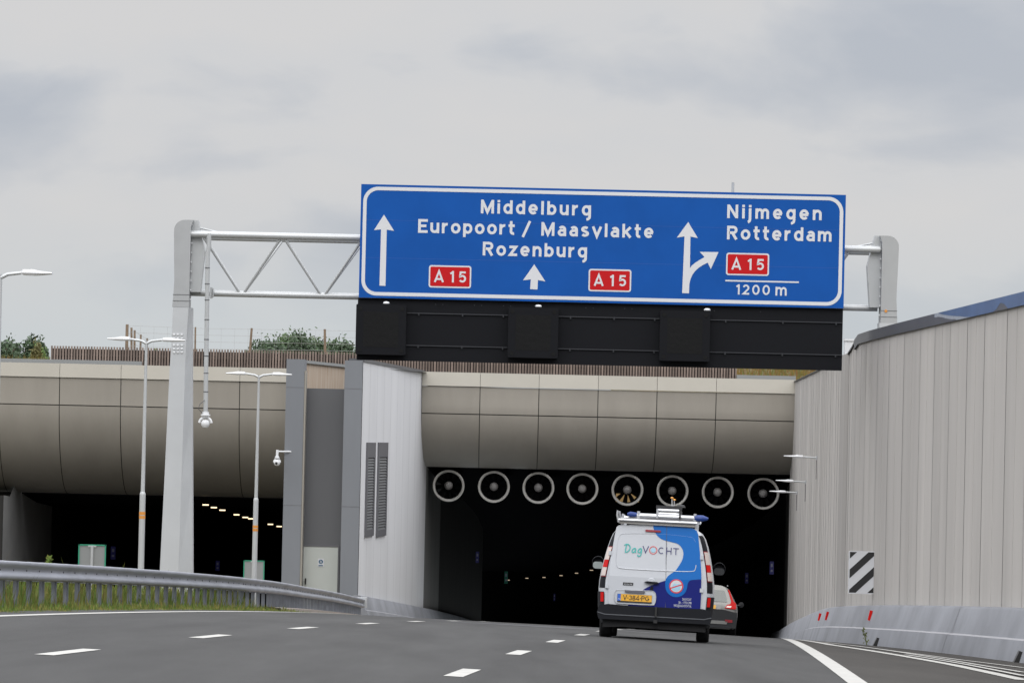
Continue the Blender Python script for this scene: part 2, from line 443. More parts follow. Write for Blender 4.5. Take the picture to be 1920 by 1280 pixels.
def textmesh(mb, body, size, x, z, y, m, f=None, align='LEFT', width=None):
    cu = bpy.data.curves.new('t', 'FONT'); cu.body = body; cu.size = size; cu.align_x = align
    o = bpy.data.objects.new('t', cu); COL.objects.link(o)
    dg = bpy.context.evaluated_depsgraph_get(); me = o.evaluated_get(dg).to_mesh()
    f = f or (lambda x, yy, z: Vector((x, yy, z)))
    k = 1
    if width:
        xs = [v.co.x for v in me.vertices]; k = width / max(1e-6, max(xs) - min(xs))
    mb.add([f(x + v.co.x * k, y, z + v.co.y) for v in me.vertices], [tuple(p.vertices) for p in me.polygons], m=m)
    o.evaluated_get(dg).to_mesh_clear()
    bpy.data.objects.remove(o); bpy.data.curves.remove(cu)
# ============================================================ SETTING
def frange(a, b, s):
    r = []
    x = a
    while x < b - 1e-6: r.append(x); x += s
    return r + [b]
WALL = [(10, 9.8), (60, 9.3), (82, 9.02), (95, 8.80), (107, 8.60), (114, 8.53), (120, 8.56), (128, 8.8), (160, 10.2), (197, 11.66)]
def wx(y): return interp(WALL, y) if y <= 197 else 11.66 + .045 * (y - 197) - 2.4e-4 * (y - 197) ** 2
EDGE_R = 3.78; EDGE_L = -7.1
ys = frange(-40, 430, 3)
mb = MB()
offs = [-7.9, -7.1, -5.3, -3.5, -1.7, -.6, 0, .6, 1.9, EDGE_R]
mb.grid([[Vector((X2(y) + o, y, surf(X2(y) + o, y))) for o in offs] for y in ys], True)
road = struct(mb.build('road', m=M_asph))
mb = MB()
mb.grid([[Vector((lerp(X2(y) + EDGE_R, wx(y) + .4, t), y, surf(lerp(X2(y) + EDGE_R, wx(y) + .4, t), y))) for t in (0, .25, .5, .75, 1)] for y in ys], True)
struct(mb.build('road_shoulder', m=M_shoulder))
def marking(name, pts, w, parent=road, m=M_mark, dz=.005):
    L_, R_ = ribbon(pts, w)
    g = [[Vector((a.x, a.y, surf(a.x, a.y) + dz)), Vector((b.x, b.y, surf(b.x, b.y) + dz))] for a, b in zip(L_, R_)]
    mb = MB(); mb.grid(g); return mb.build(name, parent, m=m)
marking('edge_line', [(X2(y) + EDGE_L, y) for y in frange(0, 128, 2)], .2)
marking('edge_line', [(X2(y) + EDGE_R - .06, y) for y in frange(0, 190, 2)], .22, dz=.006)
for k in range(-3, 13):
    y = 42.9 + 12 * k
    for off in (0, -3.52):
        marking('lane_dash', [(X2(yy) + off, yy) for yy in (y - 1.6, y - .5, y + .5, y + 1.6)], .17)
marking('dark_road_strip', [(at(862, 1165, 98).x, 99), (at(930, 1168, 98).x, 98.6), (at(1000, 1171, 98).x, 98), (at(1070, 1175, 97).x, 97.2), (at(1140, 1177, 96).x, 96.2)], 4.2, m=M_strip, dz=.004)  # broad dark strip slanting across the road
SLP = [[(1466, 1192), (1497, 1199), (1560, 1209), (1665, 1225), (1790, 1247), (1920, 1275)],
       [(1545, 1204), (1680, 1221), (1800, 1237), (1920, 1252)],
       [(1590, 1209), (1720, 1228), (1830, 1246), (1920, 1261)],
       [(1700, 1228), (1810, 1246), (1920, 1268)]]
for i, pl in enumerate(SLP):
    pts = [surf_at(px, py) for px, py in pl]
    pts = sorted([(p.x, p.y) for p in pts], key=lambda q: q[1])
    fine = []
    for a, b in zip(pts, pts[1:]):
        for k in range(6): fine.append((lerp(a[0], b[0], k / 6), lerp(a[1], b[1], k / 6)))
    fine.append(pts[-1])
    marking('shoulder_line' if i == 0 else 'hatch_line', fine, .22 if i == 0 else .12, dz=.008 + .002 * i)
# verge on the left, corridor floor of the other carriageway
mb = MB()
mb.grid([[Vector((X2(y) + o, y, verge(X2(y) + o, y))) for o in (-7.9, -8.4, -9, -10, -12, -16, -22, -30, -60)] for y in frange(-40, 197, 3)], True)
struct(mb.build('verge', m=M_soil))
mb = MB()
mb.grid([[Vector((x, y, verge(x, y) + .03)) for x in (-13.2, -17, -20.7, -24.5)] for y in frange(-40, 197, 3)] , True)
struct(mb.build('opposite_road', m=M_asph))
# high ground above and behind the tunnel, and behind the right wall
mb = MB()
def hill(x, y): return 2.35 + .25 * math.sin(x * .13 + 1) * math.sin(y * .05) + (1.15 if (6.5 < x < 60 and y >= 203) else 0)
xs_ = [-3000, -600, -200, -90, -60, -40, -30, -25, -20, -15, -10, -5, 0, 4, 7.4, 8, 10, 12, 16, 24, 40, 60, 100, 300, 900, 3000]
yy_ = [199.6, 201, 203, 204, 206, 210, 216, 224, 236, 260, 300, 360, 440, 600, 1000, 2500, 6000]
mb.grid([[Vector((x, y, hill(x, y))) for x in xs_] for y in yy_], True)
struct(mb.build('plateau', m=M_plateau))
mb = MB()
mb.grid([[Vector((x + wx(min(y, 197)) + .5, y, 1.4)) for x in (0, 5, 30, 300, 3000)] for y in frange(-60, 199.6, 20)], True)
mb.grid([[Vector((x, y, lerp(verge(-60 + X2(y), y) - .5, 1.4, t))) for x, t in ((-52, 0), (-64, 1), (-300, 1), (-3000, 1))] for y in frange(-60, 199.6, 20)], True)
mb.grid([[Vector((x, y, -3.0)) for x in (-3000, 0, 3000)] for y in (-3000, -41)], True)
struct(mb.build('ground', m=M_plateau))
# ============================================================ TUNNEL
YP = 197.0
TOP = 2.80
def tube_shell(name, xl, xr, ceil_h, label, floor=False):
    def sh(d): return .045 * d - 2.4e-4 * d * d
    ds = [0, 2, 5, 10, 15, 20, 30, 40, 55, 70, 90, 110, 140, 170, 200, 232]
    t = thing(name, label, 'tunnel', ((xl + xr) / 2, YP + 2.5, PH(YP)))
    for nm, X_ in (('side_wall', xl), ('side_wall', xr)):
        d0 = 3.4 if (X_ == xl and xl > -10) else (2.42 if X_ == xr and xr > 0 else .3)
        for da, db, m_ in ((d0, 15, M_tubel), (15, 232, M_tube)):  # pale stretch then dark one imitate daylight fading inwards
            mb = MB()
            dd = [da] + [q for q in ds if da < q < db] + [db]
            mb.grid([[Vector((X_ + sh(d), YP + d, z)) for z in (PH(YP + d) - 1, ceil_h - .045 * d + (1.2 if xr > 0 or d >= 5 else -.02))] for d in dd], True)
            mb.build(nm, t, m=(mat('tube_pale_daylit', (.31, .308, .30), .85, var=.1, scale=.8, spec=.1) if (X_ == xl and xl < -10 and m_ is M_tubel) else m_))  # left entry wall painted paler to stand for daylight falling on it
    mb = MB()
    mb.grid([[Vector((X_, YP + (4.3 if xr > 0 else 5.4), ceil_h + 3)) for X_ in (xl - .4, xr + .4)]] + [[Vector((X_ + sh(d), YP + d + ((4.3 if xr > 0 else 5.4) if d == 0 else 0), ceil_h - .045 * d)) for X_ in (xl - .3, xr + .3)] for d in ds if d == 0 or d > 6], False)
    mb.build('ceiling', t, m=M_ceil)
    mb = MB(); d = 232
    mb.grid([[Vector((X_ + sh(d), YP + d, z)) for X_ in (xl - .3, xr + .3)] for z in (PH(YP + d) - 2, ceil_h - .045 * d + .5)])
    mb.build('end_light_block', t, m=M_ceil)  # dark cap added to keep light out of the tube's far end
    return t
xL = -3.61
xR = 11.64
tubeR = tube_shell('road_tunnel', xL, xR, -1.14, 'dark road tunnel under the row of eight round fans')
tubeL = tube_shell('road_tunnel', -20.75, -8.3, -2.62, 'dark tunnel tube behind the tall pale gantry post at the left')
mb = MB()
mb.grid([[Vector((x + .045 * d - 2.4e-4 * d * d, YP + d, surf(-20, YP) - .045 * d)) for x in (-21.3, -8.2)] for d in (0, 30, 60, 100, 150, 232)])
struct(mb.build('tunnel_road', m=M_asph))
# lower walls / concrete barrier run inside the right tube
# fascias with joints
def fascia(name, xs, label, yb, joint_v=778, xend=None):
    """xs: joint x positions in world at YP; curved fascia falling to adjusted pixel row yb"""
    t = thing(name, label, 'facade', ((xs[0] + xs[-1]) / 2, YP, TOP))
    g = .016
    zt = lambda row, Y=YP: -(row - 828) * Y / F
    z_band = zt(726); z_j = zt(778); z_b = -(yb - 828) * 200.0 / F
    # band
    mb = MB()
    for a, b in zip(xs, xs[1:]):
        mb.tone = rnd.uniform(.96, 1.03)
        mb.box(((a + b) / 2, YP + .25, (TOP + z_band) / 2), (b - a - g, .5, TOP - z_band), m=M_band)
    mb.build('coping_band', t, m=M_band)
    H = z_band - .02 - z_b
    prof = []
    N = 22
    for i in range(N + 1):
        a = math.pi / 2 * i / N
        # super-ellipse quarter: starts nearly vertical, rolls under to the tunnel
        k0 = .16 * min(1, 1.0)
        dz = k0 * min(1, i / 3) + (1 - k0) * math.sin(math.pi / 2 * max(0, i - 3) / (N - 3)); dy = 1 - math.cos(math.pi / 2 * max(0, i - 3) / (N - 3))
        prof.append((YP + .06 + .06 * min(1, i / 3) + (H * 1.02) * dy, z_band - .02 - H * dz))
    def yz(z):
        for a, b in zip(prof, prof[1:]):
            if b[1] <= z <= a[1]: return lerp(a[0], b[0], (a[1] - z) / (a[1] - b[1]))
        return prof[-1][0]
    up_ = [p for p in prof if p[1] > z_j + .03] + [(yz(z_j + .02), z_j + .02)]
    lo_ = [(yz(z_j - .02), z_j - .02)] + [p for p in prof if p[1] < z_j - .03]
    mb = MB()
    for a, b in zip(xs, xs[1:]):
        mb.tone = rnd.uniform(.955, 1.035)
        for pr in (up_, lo_):
            mb.grid([[Vector((x, y, z)) for x in (a + g, b - g)] for y, z in pr], True, m=M_panel)
    mb.build('curved_panels', t, m=M_panel)
    mb = MB()
    mb.grid([[Vector((x, y + .06, z)) for x in (xs[0], xs[-1])] for y, z in prof], True)
    mb.grid([[Vector((x, y, z)) for x in (xs[0], xs[-1])] for y, z in ((YP + .45, TOP - .04), (YP + .45, z_band))])
    mb.build('backing', t, m=M_dark)
    return t
xj = [at(px, 740, YP).x for px in (790.5, 900, 1010.5, 1121.5, 1232, 1343)] + [at(1491, 740, YP).x + .25]
fascia('tunnel_fascia', xj, 'beige curved panel front above the eight round fans', 878)
xj = [at(px, 740, YP).x for px in (-341, -228, -115, -2, 111, 226, 338, 449, 560)]
fascia('tunnel_fascia', xj, 'beige curved panel front over the left tunnel, crossed by the gantry post', 944)
mb = MB(); mb.box((-30.9, YP + 5.1, -3), (20.1, .4, 10.5)); mb.build('gap_block', tubeL, m=M_tube)  # dark block added to stop light leaking in beside the left tube
# portal jamb of left tube
mb = MB(); mb.box((-21.6, YP + 2.2, -5.2), (1.7, 3.6, 5.0)); 
tag(mb.build('portal_pier', base=(-21.6, YP, -7), m=M_tube), 'grey concrete pier at the far left end of the left tunnel mouth', 'pier')
# kerb slab behind the band
mb = MB(); mb.box((-25, YP + 1.4, TOP + .06), (19.5 * 1, .8, .22)); tag(mb.build('roof_kerb', base=(-25, YP + 1.4, TOP), m=M_back), 'grey concrete kerb on the tunnel roof left of the slat fence', 'kerb')
a = at(1381, 700, YP + 1.2); b = at(1492, 700, YP + 1.2)
mb = MB(); mb.box(((a.x + b.x) / 2, YP + 1.4, TOP + .06), (b.x - a.x, .8, .22)); tag(mb.build('roof_kerb', base=(a.x, YP + 1.4, TOP), m=M_back), 'grey kerb on the tunnel roof right of the slat fence', 'kerb')
# slat fence on the roof
Yf = YP + 1.3
xa_, xb_ = at(97, 665, Yf).x, at(1380, 690, Yf).x
t = thing('slat_fence', 'long brown wooden slat fence standing on the tunnel roof', 'fence', ((xa_ + xb_) / 2, Yf, TOP))
zf = TOP - .02; hf = .76
mb = MB(); n = int((xb_ - xa_) / .117)
for i in range(n + 1):
    x = lerp(xa_, xb_, i / n); mb.tone = rnd.uniform(.72, 1.2)
    mb.box((x, Yf, zf + hf / 2), (.068, .05, hf + rnd.uniform(-.012, .012)))
mb.build('slats', t, m=M_wood)
for z_ in (.10, .42):
    mb = MB(); mb.box(((xa_ + xb_) / 2, Yf + .06, zf + z_), (xb_ - xa_, .05, .10)); mb.build('rail', t, m=M_wood2)
mb = MB()
mb.box(((xa_ + xb_) / 2, Yf + .13, zf + .33), (xb_ - xa_ - .05, .03, .66))
mb.build('backing_board', t, m=M_wood2)
# ============================================================ SERVICE BUILDING
YB = 172.0
P = lambda px, py, Y=YB: at(px, py, Y)
blx0 = P(537, 690).x; blx1 = P(571, 690).x; blx2 = P(646.5, 690).x; blx3 = P(680, 690).x
zt = P(680, 676).z; zb = -7.2
bld = thing('service_building', 'grey and white service building with door between the two tunnel mouths', 'building', ((blx0 + blx3) / 2, YB, zb))
mb = MB(); mb.box(((blx0 + blx1) / 2, YB + .9, (zt + zb) / 2), (blx1 - blx0, 1.8, zt - zb)); o = mb.build('pillar', bld, m=M_grey)
mb = MB(); mb.box(((blx2 + blx3) / 2, YB + .9, (zt + zb) / 2), (blx3 - blx2, 1.8, zt - zb)); mb.build('pillar', bld, m=M_grey)
for zz in (P(600, 727).z, P(600, 948).z):
    for a, b in ((blx0, blx1), (blx2, blx3)): mb = MB(); mb.box(((a + b) / 2, YB - .001, zz), (b - a - .02, .006, .018)); mb.build('panel_joint', bld, m=M_louvf)
zp = P(600, 728, YB + 1).z
mb = MB(); mb.box(((blx1 + blx2) / 2, YB + 1.2, (zp + zb) / 2), (blx2 - blx1 + .02, .3, zp - zb)); mb.build('recessed_panel', bld, m=M_grey2)
mb = MB(); mb.box((blx1 + .035, YB + .5, (zt + zb) / 2 - .2), (.06, .9, zt - zb - .4)); mb.build('jamb_lit_side', bld, m=M_jamb)
# stained boards: a sloping parapet behind the recess
mb = MB()
z1, z2 = P(571, 680, YB + 6).z, P(646, 689, YB + 6).z
mb.prism([(blx1 - .4, zp - .8), (blx2 + .5, zp - .8), (blx2 + .5, z2 - .05), (blx1 - .4, z1)], YB + 6, YB + 6.3); mb.build('parapet_boards', bld, m=M_stain)
mb = MB(); mb.prism([(blx1 - .4, z1 + .005), (blx2 + .5, z2 - .045), (blx2 + .5, z2 + .06), (blx1 - .4, z1 + .11)], YB + 5.9, YB + 6.4); mb.build('parapet_coping', bld, m=M_back)
# door
dz = P(600, 1024, YB + 1).z; dx0 = P(566, 1060, YB + 1).x + .05; dx1 = P(633, 1060, YB + 1).x
mb = MB(); mb.box(((dx0 + dx1) / 2, YB + 1.02, (dz + zb) / 2), (dx1 - dx0, .05, dz - zb)); door = mb.build('door', bld, m=M_door)
for x in (dx0 - .03, dx1 + .03):
    mb = MB(); mb.box((x, YB + 1.01, (dz + zb) / 2), (.055, .08, dz - zb)); mb.build('door_frame', bld, m=M_louvf)
mb = MB(); mb.box(((dx0 + dx1) / 2, YB + 1.01, dz + .03), (dx1 - dx0 + .11, .08, .06)); mb.build('door_frame', bld, m=M_louvf)
c = P(573, 1089, YB + 1); mb = MB(); mb.box((c.x, YB + .95, c.z), (.05, .07, .22)); mb.build('handle', door, m=M_ink)
c = P(601.5, 1054, YB + .98)
mb = MB(); mb.box((c.x, YB + .985, c.z), (.22, .01, .29), m=M_swhite)
mb.prism([(c.x + .08 * math.cos(k * .3), c.z + .03 + .08 * math.sin(k * .3)) for k in range(21)], YB + .978, YB + .978, m=M_dblue)
mb.box((c.x - .018, YB + .974, c.z + .03), (.022, .004, .10), m=M_swhite); mb.box((c.x + .022, YB + .974, c.z + .02), (.018, .004, .08), m=M_swhite)
mb.box((c.x, YB + .978, c.z - .105), (.16, .004, .035), m=M_dblue)
mb.build('door_sign', door)
# white side wall (slightly turned), runs to the portal
wa = Vector((blx3, YB + 1.8)); wb = Vector((xL + .135, YP + 3.41))
def wpt(t, z, off=0):
    d = (wb - wa).normalized(); p = wa.lerp(wb, t) + Vector((d.y, -d.x)) * off
    return Vector((p.x, p.y, z))
# front stretch next to pillar
wa = Vector((blx3 - .002, YB + .004))
zl = zb - 1
mb = MB(); np_ = 10
for i in range(np_):
    mb.tone = rnd.uniform(.985, 1.01)
    a, b = i / np_, (i + 1) / np_ - .0012
    mb.grid([[wpt(a, zl, .02), wpt(b, zl, .02)], [wpt(a, TOP - .06, .02), wpt(b, TOP - .06, .02)]], m=M_wallwhite)
mb.build('white_wall', bld, m=M_wallwhite)
mb = MB(); mb.grid([[wpt(0, zl), wpt(1, zl)], [wpt(0, TOP - .1), wpt(1, TOP - .1)]]); mb.build('wall_backing', bld, m=M_louvf)
mb = MB()
for z0_, z1_, o0, o1 in ((TOP - .06, TOP + .06, .06, -.5),):
    A = [wpt(0, z0_, o0), wpt(1, z0_, o0), wpt(1, z0_, o1), wpt(0, z0_, o1)]; B = [p + Vector((0, 0, z1_ - z0_)) for p in A]
    mb.add(A + B, [(0, 1, 2, 3), (7, 6, 5, 4), (0, 4, 5, 1), (1, 5, 6, 2), (2, 6, 7, 3), (3, 7, 4, 0)])
mb.build('wall_coping', bld, m=M_coping)
mb = MB(); mb.add([Vector((blx0, YB + 6.5, zt - .15)), Vector((blx3 + .4, YB + 6.5, zt - .15)), Vector((wb.x, YP, TOP - .02)), Vector((wb.x - 5, YP, TOP - .02))], [(0, 1, 2, 3)]); mb.build('roof', bld, m=M_back)
def t_at(px, py):
    best = 0; bd = 1e9
    for i in range(2001):
        t_ = i / 2000; p = wpt(t_, 0)
        q = at(px, py, p.y)
        if abs(q.x - p.x) < bd: bd = abs(q.x - p.x); best = t_
    return best
for (l, r_) in (((685.5, 900), (701, 900)), ((707, 900), (724.5, 900))):
    t0, t1 = t_at(l[0] - 1, 1000), t_at(r_[0], 850)
    pb = wpt((t0 + t1) / 2, 0); z0_ = at(l[0], 1006, wpt(t0, 0).y).z; z1_ = at(l[0], 829, wpt(t0, 0).y).z
    t1 = t_at(r_[0] - 2, 920); t0 = t_at(l[0] - 2, 920)
    v = None
    mb = MB()
    wf = .12 / (wb - wa).length
    for (a, b, zz0, zz1) in ((t0, t0 + wf * 3, z0_, z1_), (t1 - wf * 3, t1, z0_, z1_), (t0 + wf * 3, t1 - wf * 3, z1_ - .55, z1_), (t0 + wf * 3, t1 - wf * 3, z0_, z0_ + .25)):
        A = [wpt(a, zz0, .08), wpt(b, zz0, .08), wpt(b, zz1, .08), wpt(a, zz1, .08)]
        Bk = [wpt(a, zz0, .02), wpt(b, zz0, .02), wpt(b, zz1, .02), wpt(a, zz1, .02)]
        mb.add(A + Bk, [(0, 1, 2, 3), (0, 4, 5, 1), (1, 5, 6, 2), (2, 6, 7, 3), (3, 7, 4, 0)])
    v = mb.build('vent', bld, m=M_louvf)
    mb = MB(); nl = 26
    for i in range(nl):
        zc = lerp(z0_ + .25, z1_ - .55, (i + .5) / nl)
        mb.add([wpt(t0 + wf * 3, zc - .045, .07), wpt(t1 - wf * 3, zc - .045, .07), wpt(t1 - wf * 3, zc + .025, .03), wpt(t0 + wf * 3, zc + .025, .03)], [(0, 1, 2, 3)])
    mb.build('louvre_slats', v, m=M_louv)
    mb = MB(); mb.add([wpt(t0, z0_, .025), wpt(t1, z0_, .025), wpt(t1, z1_, .025), wpt(t0, z1_, .025)], [(0, 1, 2, 3)]); mb.build('duct', v, m=M_dark)
# ============================================================ CONCRETE BARRIERS
def barrier(name, path, side, label, base):
    """path: list (x,y) of wall face; side=-1 barrier stands on the left of it (towards road)"""
    t = thing(name, label, 'barrier', base)
    prof = [(.62, -.3), (.60, .02), (.50, .36), (.42, .385), (.27, .85), (.23, .885), (.0, .90)]
    mb = MB(); rows = []
    for x, y in path:
        rows.append([Vector((x + side * o_, y, surf(x + side * .5, y) + z)) for o_, z in prof])
    mb.grid([r[0:3] for r in rows], True); mb.grid([r[3:] for r in rows], True)
    mb.build('barrier_face', t, m=M_conc)
    mb = MB(); mb.grid([[r[2], r[3]] for r in rows]); mb.build('ledge', t, m=M_concl)
    for i in range(3, len(path) - 1, 8):
        r = rows[i]; mb = MB()
        for a, b in zip(r[:-1], r[1:]):
            e_ = Vector((0, .02, 0)); n_ = Vector((side * .004, 0, .003))
            mb.add([a - e_ + n_, a + e_ + n_, b + e_ + n_, b - e_ + n_], [(0, 1, 2, 3)])
        mb.build('joint', t, m=M_louvf)
    mb = MB(); r = rows[0]; mb.add(r + [Vector((r[-1].x, r[-1].y, r[0].z))], [tuple(range(len(r) + 1))]); mb.build('end_face', t, m=M_conc)
    return t
ypath = frange(10, 225, 3)
barR = barrier('concrete_barrier', [(wx(y), y) for y in ypath], -1, 'long pale grey concrete barrier at the foot of the right retaining wall', (9, 80, surf(9, 80)))
pathL = []
dW = (wb - wa).normalized()
for i in range(0, 15):
    p = wa + dW * (i * 2.0 - 1.5)
    if p.y < YP + 3.3: pathL.append((p.x, p.y))
for d in frange(3.4, 150, 4): pathL.append((xL + .045 * d - 2.4e-4 * d * d, YP + d))
barL = barrier('concrete_barrier', pathL, 1, 'grey concrete barrier at the foot of the white service building wall', (blx3, YB, surf(blx3, YB)))
# ============================================================ RIGHT RETAINING WALL
wall = thing('retaining_wall', 'tall grey retaining wall of vertical concrete panels on the right', 'wall', (9, 100, surf(9, 100)))
def wtop(y): return TOP - .02 if y < 119 else (lerp(TOP - .1, 2.42, (y - 119) / 4) if y < 123 else lerp(2.44, 2.74, (y - 123) / 74))
mb = MB(); y = 12.0; tonev = 1
while y < 199:
    wdt = rnd.choice((2.3, 2.9, 3.1, 3.5)) if y < 119 else rnd.choice((2.2, 2.8, 3.6))
    y2 = min(y + wdt, 199.4)
    tn = rnd.uniform(.93, 1.035)
    sub = 4 if y < 119 else 4
    for k in range(sub):
        a = lerp(y, y2, k / sub) + (rnd.choice((.006, .012, .024)) if k == 0 else 0); b = lerp(y, y2, (k + 1) / sub)
        mb.tone = tn * rnd.uniform(.975, 1.02)
        off = .0 if k % 2 == 0 else .004
        if y > 119: off = .0 if k % 2 == 0 else .006
        fy = lambda v: min(v, 197)
        mb.grid([[Vector((wx(fy(q)) + off, q, surf(8, q) + .6)), Vector((wx(fy(q)) + off, q, wtop(q)))] for q in (a, b)], m=M_rwall)
        if k:
            o0 = .004 if y < 119 else .006
            mb.add([Vector((wx(fy(a)), a, surf(8, a) + .6)), Vector((wx(fy(a)) + o0, a, surf(8, a) + .6)), Vector((wx(fy(a)) + o0, a, wtop(a))), Vector((wx(fy(a)), a, wtop(a)))], [(0, 1, 2, 3)])
    y = y2
mb.build('wall_panels', wall, m=M_rwall)
mb = MB(); mb.grid([[Vector((wx(min(q, 197)) + .07, q, surf(8, q) + .3)), Vector((wx(min(q, 197)) + .07, q, wtop(q) - .01))] for q in frange(10, 199.4, 3)]); mb.build('wall_core', wall, m=M_louvf)
# shallow pilaster fold, darker tone standing in for its shading
mb = MB(); mb.tone = .80
pf = [(123.0, 0), (123.3, -.09), (125.0, -.12), (125.6, 0)]
mb.grid([[Vector((wx(q) + o_, q, surf(8, q) + .9)), Vector((wx(q) + o_, q, wtop(q)))] for q, o_ in pf]); mb.build('pilaster', wall, m=M_rwall)
def coping(y0, y1, hgt, out_, name, m, step=2, z_off=0.0):
    mb = MB(); rows = []
    for q in frange(y0, y1, step):
        x = wx(min(q, 197)); z = wtop(q) + z_off
        rows.append([Vector((x - out_, q, z - hgt)), Vector((x - out_, q, z)), Vector((x + .45, q, z + .02))])
        if q == y0: e0 = rows[-1]
    mb.grid(rows)
    a, b, c_ = rows[-1]; mb.add([a, b, c_, Vector((c_.x, c_.y, a.z))], [(0, 1, 2, 3)])
    return mb.build(name, wall, m=m)
coping(10, 119.4, .24, .05, 'coping', M_coping, z_off=.05)
coping(119.4, 199, .05, .04, 'thin_coping', M_ink, z_off=.02)
# blue sky reflection and its pale edge, painted onto the coping
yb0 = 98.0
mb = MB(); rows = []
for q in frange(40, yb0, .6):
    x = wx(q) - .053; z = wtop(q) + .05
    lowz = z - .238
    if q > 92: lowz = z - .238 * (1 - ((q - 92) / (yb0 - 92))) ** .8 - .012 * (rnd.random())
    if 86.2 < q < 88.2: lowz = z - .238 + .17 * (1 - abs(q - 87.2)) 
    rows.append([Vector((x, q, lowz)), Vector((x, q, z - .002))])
mb.grid(rows); mb.build('blue_reflection', wall, m=M_cblue)
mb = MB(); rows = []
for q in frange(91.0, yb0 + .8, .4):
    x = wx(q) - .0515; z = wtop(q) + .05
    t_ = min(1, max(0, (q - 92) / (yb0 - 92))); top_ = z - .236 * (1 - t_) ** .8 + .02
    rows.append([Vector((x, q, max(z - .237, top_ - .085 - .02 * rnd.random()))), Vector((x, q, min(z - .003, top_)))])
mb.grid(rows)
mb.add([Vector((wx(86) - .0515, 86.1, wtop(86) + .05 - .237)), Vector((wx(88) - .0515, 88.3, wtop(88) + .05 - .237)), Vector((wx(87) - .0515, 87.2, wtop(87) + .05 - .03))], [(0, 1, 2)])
mb.build('pale_reflection', wall, m=M_cpatch)
# red reflectors
for i, (px, py, w_) in enumerate(((1562, 1148, '')  , (1590, 1146, ''), (1645, 1148, ''))):
    Y0 = (132, 125, 108.5)[i]; p = at(px, py, Y0)
    s_ = 9000 / Y0
    hh = (14, 16, 19)[i] / s_
    mb = MB(); R = Matrix.Rotation(math.radians(12), 3, 'Y')
    zc = surf(wx(Y0) - .5, Y0) + .66; xc = wx(Y0) - .36
    mb.box((xc, Y0, zc), (.06, .10, hh), R, m=M_red); mb.box((xc + .03, Y0 + .06, zc - .03), (.04, .05, hh * .7), R, m=M_ink)
    lab = ('small red reflector on the right barrier, the farthest of three', 'small red reflector on the right barrier, middle one of three', 'small red reflector on the right barrier, nearest, under the striped board')[i]
    tag(mb.build('reflector', base=(xc, Y0, zc)), lab, 'reflector', 'red reflectors on the right barrier')
# dark drain gaps / weed at wall foot
for i, (px, py, hh, Y0) in enumerate(((1785, 1221, .17, 79), (1586, 1190, .16, 104))):
    x = wx(Y0) - .6; z = surf(x, Y0)
    mb = MB(); mb.prism([(-.05, 0), (.12, 0), (.10, hh), (.04, hh * 1.15)], 0, .2, f=lambda a, b, c_: Vector((x - .04 + a, Y0 + b, z + c_)), m=M_ink)
    tag(mb.build('drain_marker', base=(x, Y0, z)), ('black drain marker at the barrier foot near the right edge', 'black drain marker beside the weed at the barrier foot')[i], 'marker', 'black markers at the barrier foot')
x = wx(106) - .64; z = surf(x, 106)
wd = thing('weed', 'thin green weed growing at the foot of the right barrier', 'plant', (x, 106, z))
mb = MB(); mb.tube([(x, 106, z), (x - .05, 106, z + .2), (x - .10, 106, z + .36)], [.012, .01, .004], 5); mb.build('stem', wd, m=M_grass)
mb = MB()
for k in range(36):
    hh = rnd.uniform(.05, .36); c = Vector((x - .27 * hh + rnd.uniform(-.05, .05), 106 + rnd.uniform(-.04, .04), z + hh)); mb.tone = rnd.uniform(.6, 1.3)
    d = Vector((rnd.uniform(-1, 1), rnd.uniform(-1, 1), rnd.uniform(-.2, 1))).normalized() * .05; e_ = Vector((rnd.uniform(-1, 1), 0, rnd.uniform(-1, 1))).normalized() * .02
    mb.add([c, c + d * .5 + e_, c + d, c + d * .5 - e_], [(0, 1, 2, 3)])
mb.build('leaves', wd, m=M_grass)
# striped hazard board
Y0 = 112.0
p0 = at(1590, 1112, Y0); p1 = at(1642.5, 1033, Y0)
bx0, bx1, bz0, bz1 = p0.x, p1.x, p0.z, p1.z
hb = thing('hazard_board', 'black and white diagonally striped board in front of the right wall', 'sign', ((bx0 + bx1) / 2, Y0, bz0))
mb = MB(); mb.prism(rrect(bx0, bz0, bx1, bz1, .03), Y0, Y0 + .03); mb.build('board', hb, m=M_swhite)
def clip(poly, x0, z0, x1, z1):
    def cl(pl, ins, inter):
        r = []
        for i in range(len(pl)):
            a, b = pl[i - 1], pl[i]
            if ins(b):
                if not ins(a): r.append(inter(a, b))
                r.append(b)
            elif ins(a): r.append(inter(a, b))
        return r
    for ax, v, sgn in ((0, x0, 1), (0, x1, -1), (1, z0, 1), (1, z1, -1)):
        if not poly: return poly
        poly = cl(poly, lambda p, ax=ax, v=v, s=sgn: s * (p[ax] - v) >= 0,
                  lambda a, b, ax=ax, v=v: tuple(a[k] + (b[k] - a[k]) * (v - a[ax]) / (b[ax] - a[ax]) for k in (0, 1)))
    return poly
mb = MB(); wdt = bx1 - bx0; hgt = bz1 - bz0; sl = .80 * wdt / .66
for c0 in (-.61, -.14, .33, .795):                         # stripe lower-left edge height fraction
    z_ = bz0 + c0 * hgt; th = .21 * hgt
    k = .60 * hgt / wdt
    poly = [(bx0 - .1, z_ - .1 * k), (bx1 + .1, z_ + (wdt + .1) * k), (bx1 + .1, z_ + (wdt + .1) * k + th), (bx0 - .1, z_ - .1 * k + th)]
    poly = clip(poly, bx0 + .025, bz0 + .025, bx1 - .025, bz1 - .025)
    if len(poly) > 2: mb.prism(poly, Y0 - .004, Y0 - .004)
mb.build('stripes', hb, m=M_blk)
